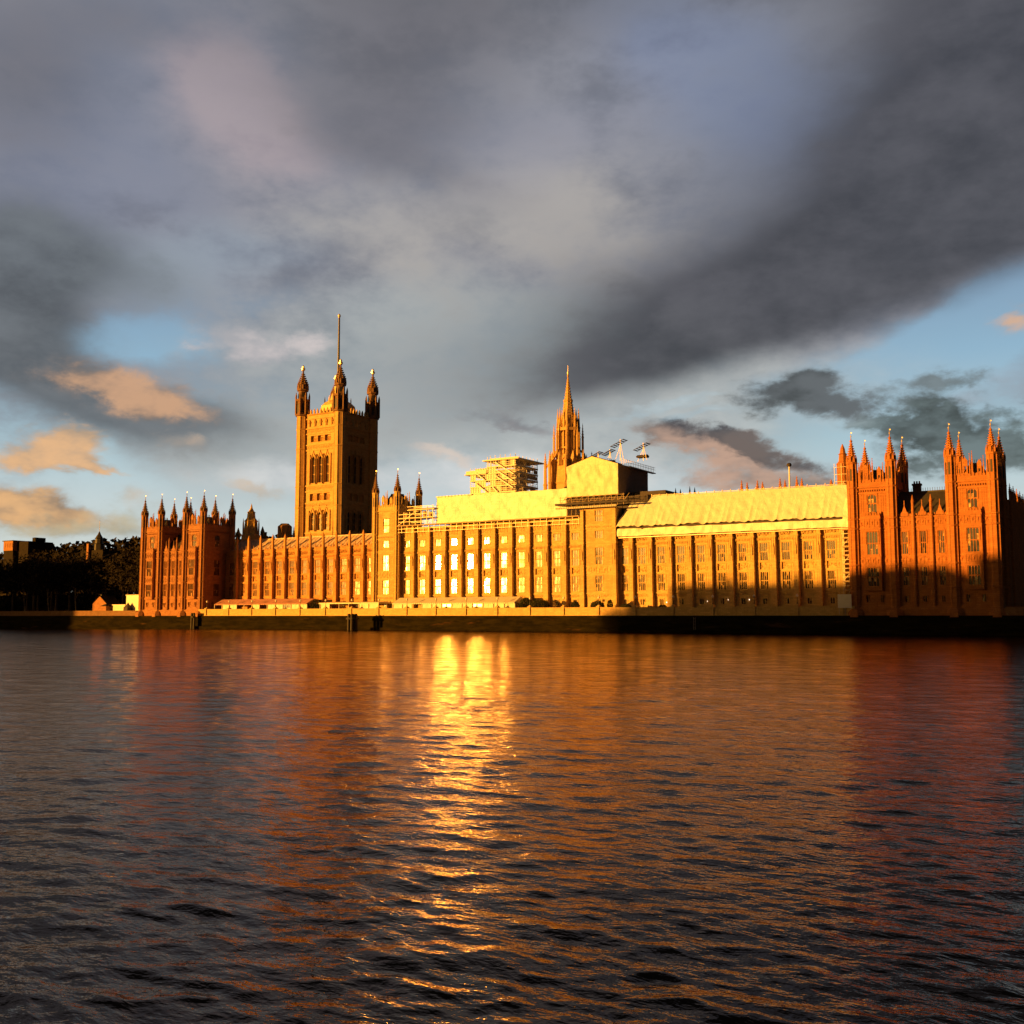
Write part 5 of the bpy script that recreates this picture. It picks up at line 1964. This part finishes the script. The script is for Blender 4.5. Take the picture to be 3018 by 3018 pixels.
# ================================================================= GROUND, RIVER
u = MB()
u.quad((-6000, -.35, 5.0), (6000, -.35, 5.0), (6000, 9000, 5.0), (-6000, 9000, 5.0))
struct('ground', u, M['asphalt'])
u = MB()
u.quad((-238, -.25, 5.2), (-28, -.25, 5.2), (-28, 10.2, 5.2), (-238, 10.2, 5.2))
struct('terrace_paving', u, M['stone_mid'])
u = MB()
u.box(-3000, 3000, -2000, -243, -3, 2.3)
u.box(-3000, 3000, -244, -243, 2.3, 3.3)
struct('near_bank', u, M['asphalt'])


def water():
    nr, na = 1100, 800
    rad = 7.5 * (340 / 7.5) ** (np.arange(nr) / (nr - 1))
    t = np.linspace(-1, 1, na)
    ang = YAW + (t * .56 + np.sign(t) * np.abs(t) ** 9 * .7)
    R, A = np.meshgrid(rad, ang, indexing='ij')
    X = CAM[0] + R * np.sin(A)
    Yy = CAM[1] + R * np.cos(A)
    r = np.random.default_rng(11)
    Z = np.zeros_like(X)
    DX = np.zeros_like(X)
    DY = np.zeros_like(X)
    spacing = R * np.log(340 / 7.5) / nr * 1.2
    wind = YAW + .35
    for k in range(130):
        lam = 10 ** r.uniform(math.log10(.28), math.log10(5.0))
        th = wind + r.normal(0, .55)
        kk = 2 * math.pi / lam
        slope = .016 if lam < .7 else (.0115 if lam < 1.6 else .004)
        amp = slope / kk
        fade = np.clip((lam / spacing - 3.0) / 4.0, 0, 1)
        ph = kk * (X * math.sin(th) + Yy * math.cos(th)) + r.uniform(0, 6.28)
        am = amp * fade * (1 + .5 * np.sin(X * r.uniform(-.15, .15) + Yy * r.uniform(-.15, .15) + r.uniform(0, 6)))
        Z += am * np.cos(ph)
        DX -= am * .8 * np.sin(ph) * math.sin(th)
        DY -= am * .8 * np.sin(ph) * math.cos(th)
    X = X + DX
    Yy = np.minimum(Yy + DY, -1.5)
    co = np.stack([X, Yy, Z], -1).reshape(-1, 3).astype(np.float32)
    i, j = np.meshgrid(np.arange(nr - 1), np.arange(na - 1), indexing='ij')
    a = (i * na + j).ravel()
    q = np.stack([a, a + 1, a + na + 1, a + na], 1)
    y4 = co[q][:, :, 1]
    q = q[~(y4.max(axis=1) - y4.min(axis=1) < 1e-6)]
    me = bpy.data.meshes.new('river')
    me.vertices.add(len(co))
    me.vertices.foreach_set('co', co.ravel())
    me.loops.add(q.size)
    me.loops.foreach_set('vertex_index', q.ravel().astype(np.int32))
    me.polygons.add(len(q))
    me.polygons.foreach_set('loop_start', np.arange(0, q.size, 4, dtype=np.int32))
    me.polygons.foreach_set('loop_total', np.full(len(q), 4, dtype=np.int32))
    me.polygons.foreach_set('use_smooth', np.ones(len(q), dtype=bool))
    me.update()
    me.validate()
    me.materials.append(M['water'])
    return me


tag(put('river_water', water(), None), kind='structure')
u = MB()
u.quad((-6000, -3000, -.6), (6000, -3000, -.6), (6000, -1, -.6), (-6000, -1, -.6))
struct('river_far_water', u, M['water'])


# ================================================================= NEAR BANK (casts the shadow on the right of the palace)
def bank_block(x0, x1, top, label, roofh, seed):
    root = thing('brick_block', label, 'building', ((x0 + x1) / 2, -258, 2.3), 'riverside brick blocks on the near bank')
    u = MB()
    holes = []
    n = max(1, int((x1 - x0) / 5))
    st = (x1 - x0) / n
    for k in range(n):
        c = x0 + st * (k + .5)
        z = 5
        while z < top - 3:
            holes.append((c - .8, c + .8, z, z + 2.1))
            z += 4
    tmp = MB()
    tmp.wall(-x1, -x0, 2.3, top, 0, [(-b2, -a2, c2, d2) for a2, b2, c2, d2 in holes], .3)
    tmp.v = [(-p, -250 - q, z) for p, q, z in tmp.v]
    u.add(tmp)
    u.box(x0, x1, -268, -250.35, 2.3, top - .01)
    put('wall', u, root, mat=M['brick'])
    r = MB()
    if roofh:
        r.gable(x0, x1, -268, -250, top, top + roofh, 'y' if x1 - x0 < 14 else 'x')
    r.box(x0 - .3, x1 + .3, -268.3, -249.7, top - .4, top)
    for k in range(max(1, n // 3)):
        xx = x0 + (x1 - x0) * (k + .5) / max(1, n // 3)
        r.box(xx - .9, xx + .9, -260, -258, top, top + 2.4)
    put('roof', r, root, mat=M['slate'])


bank_block(-640, -486, 42.0, 'unseen tall brick block added on the near bank farthest upstream to shade the grove', 0, 9)  # added out of view to shade the grove and parapet
bank_block(-258, -206, 28.4, 'long flat-roofed brick block on the near bank, left end of the row of five', 0, 1)
bank_block(-205.5, -190, 29.4, 'gabled brick block on the near bank beside the long low one', 1.8, 2)
bank_block(-189.5, -178.5, 26.6, 'low brick link block on the near bank between two taller ones', 0, 3)
bank_block(-178, -120, 32.6, 'tall brick block on the near bank behind the viewer', 0, 4)
bank_block(-119, -40, 30, 'broad brick block on the near bank nearest the viewer', 0, 5)
for k, (x, h) in enumerate(((-252, .98), (-240, 1.0), (-229, 1.02), (-214, 1.0), (-203, 1.14), (-197, 1.2), (-189, 1.05), (-183, .95), (-174, 1.2), (-168, 1.22))):
    t = thing('bank_tree', 'bare tree in the row on the near bank, %s going downstream' % ordn[k], 'tree', (x, -247, 2.3), 'bare trees along the near bank')
    t.rotation_euler.z = k * 1.7
    t.scale = (h, h, h * 1.02)
    tr, cr = TV[k % 4]
    for n_, me in (('trunk', tr), ('crown', cr)):
        o = bpy.data.objects.new(n_, me)
        COL.objects.link(o)
        o.parent = t
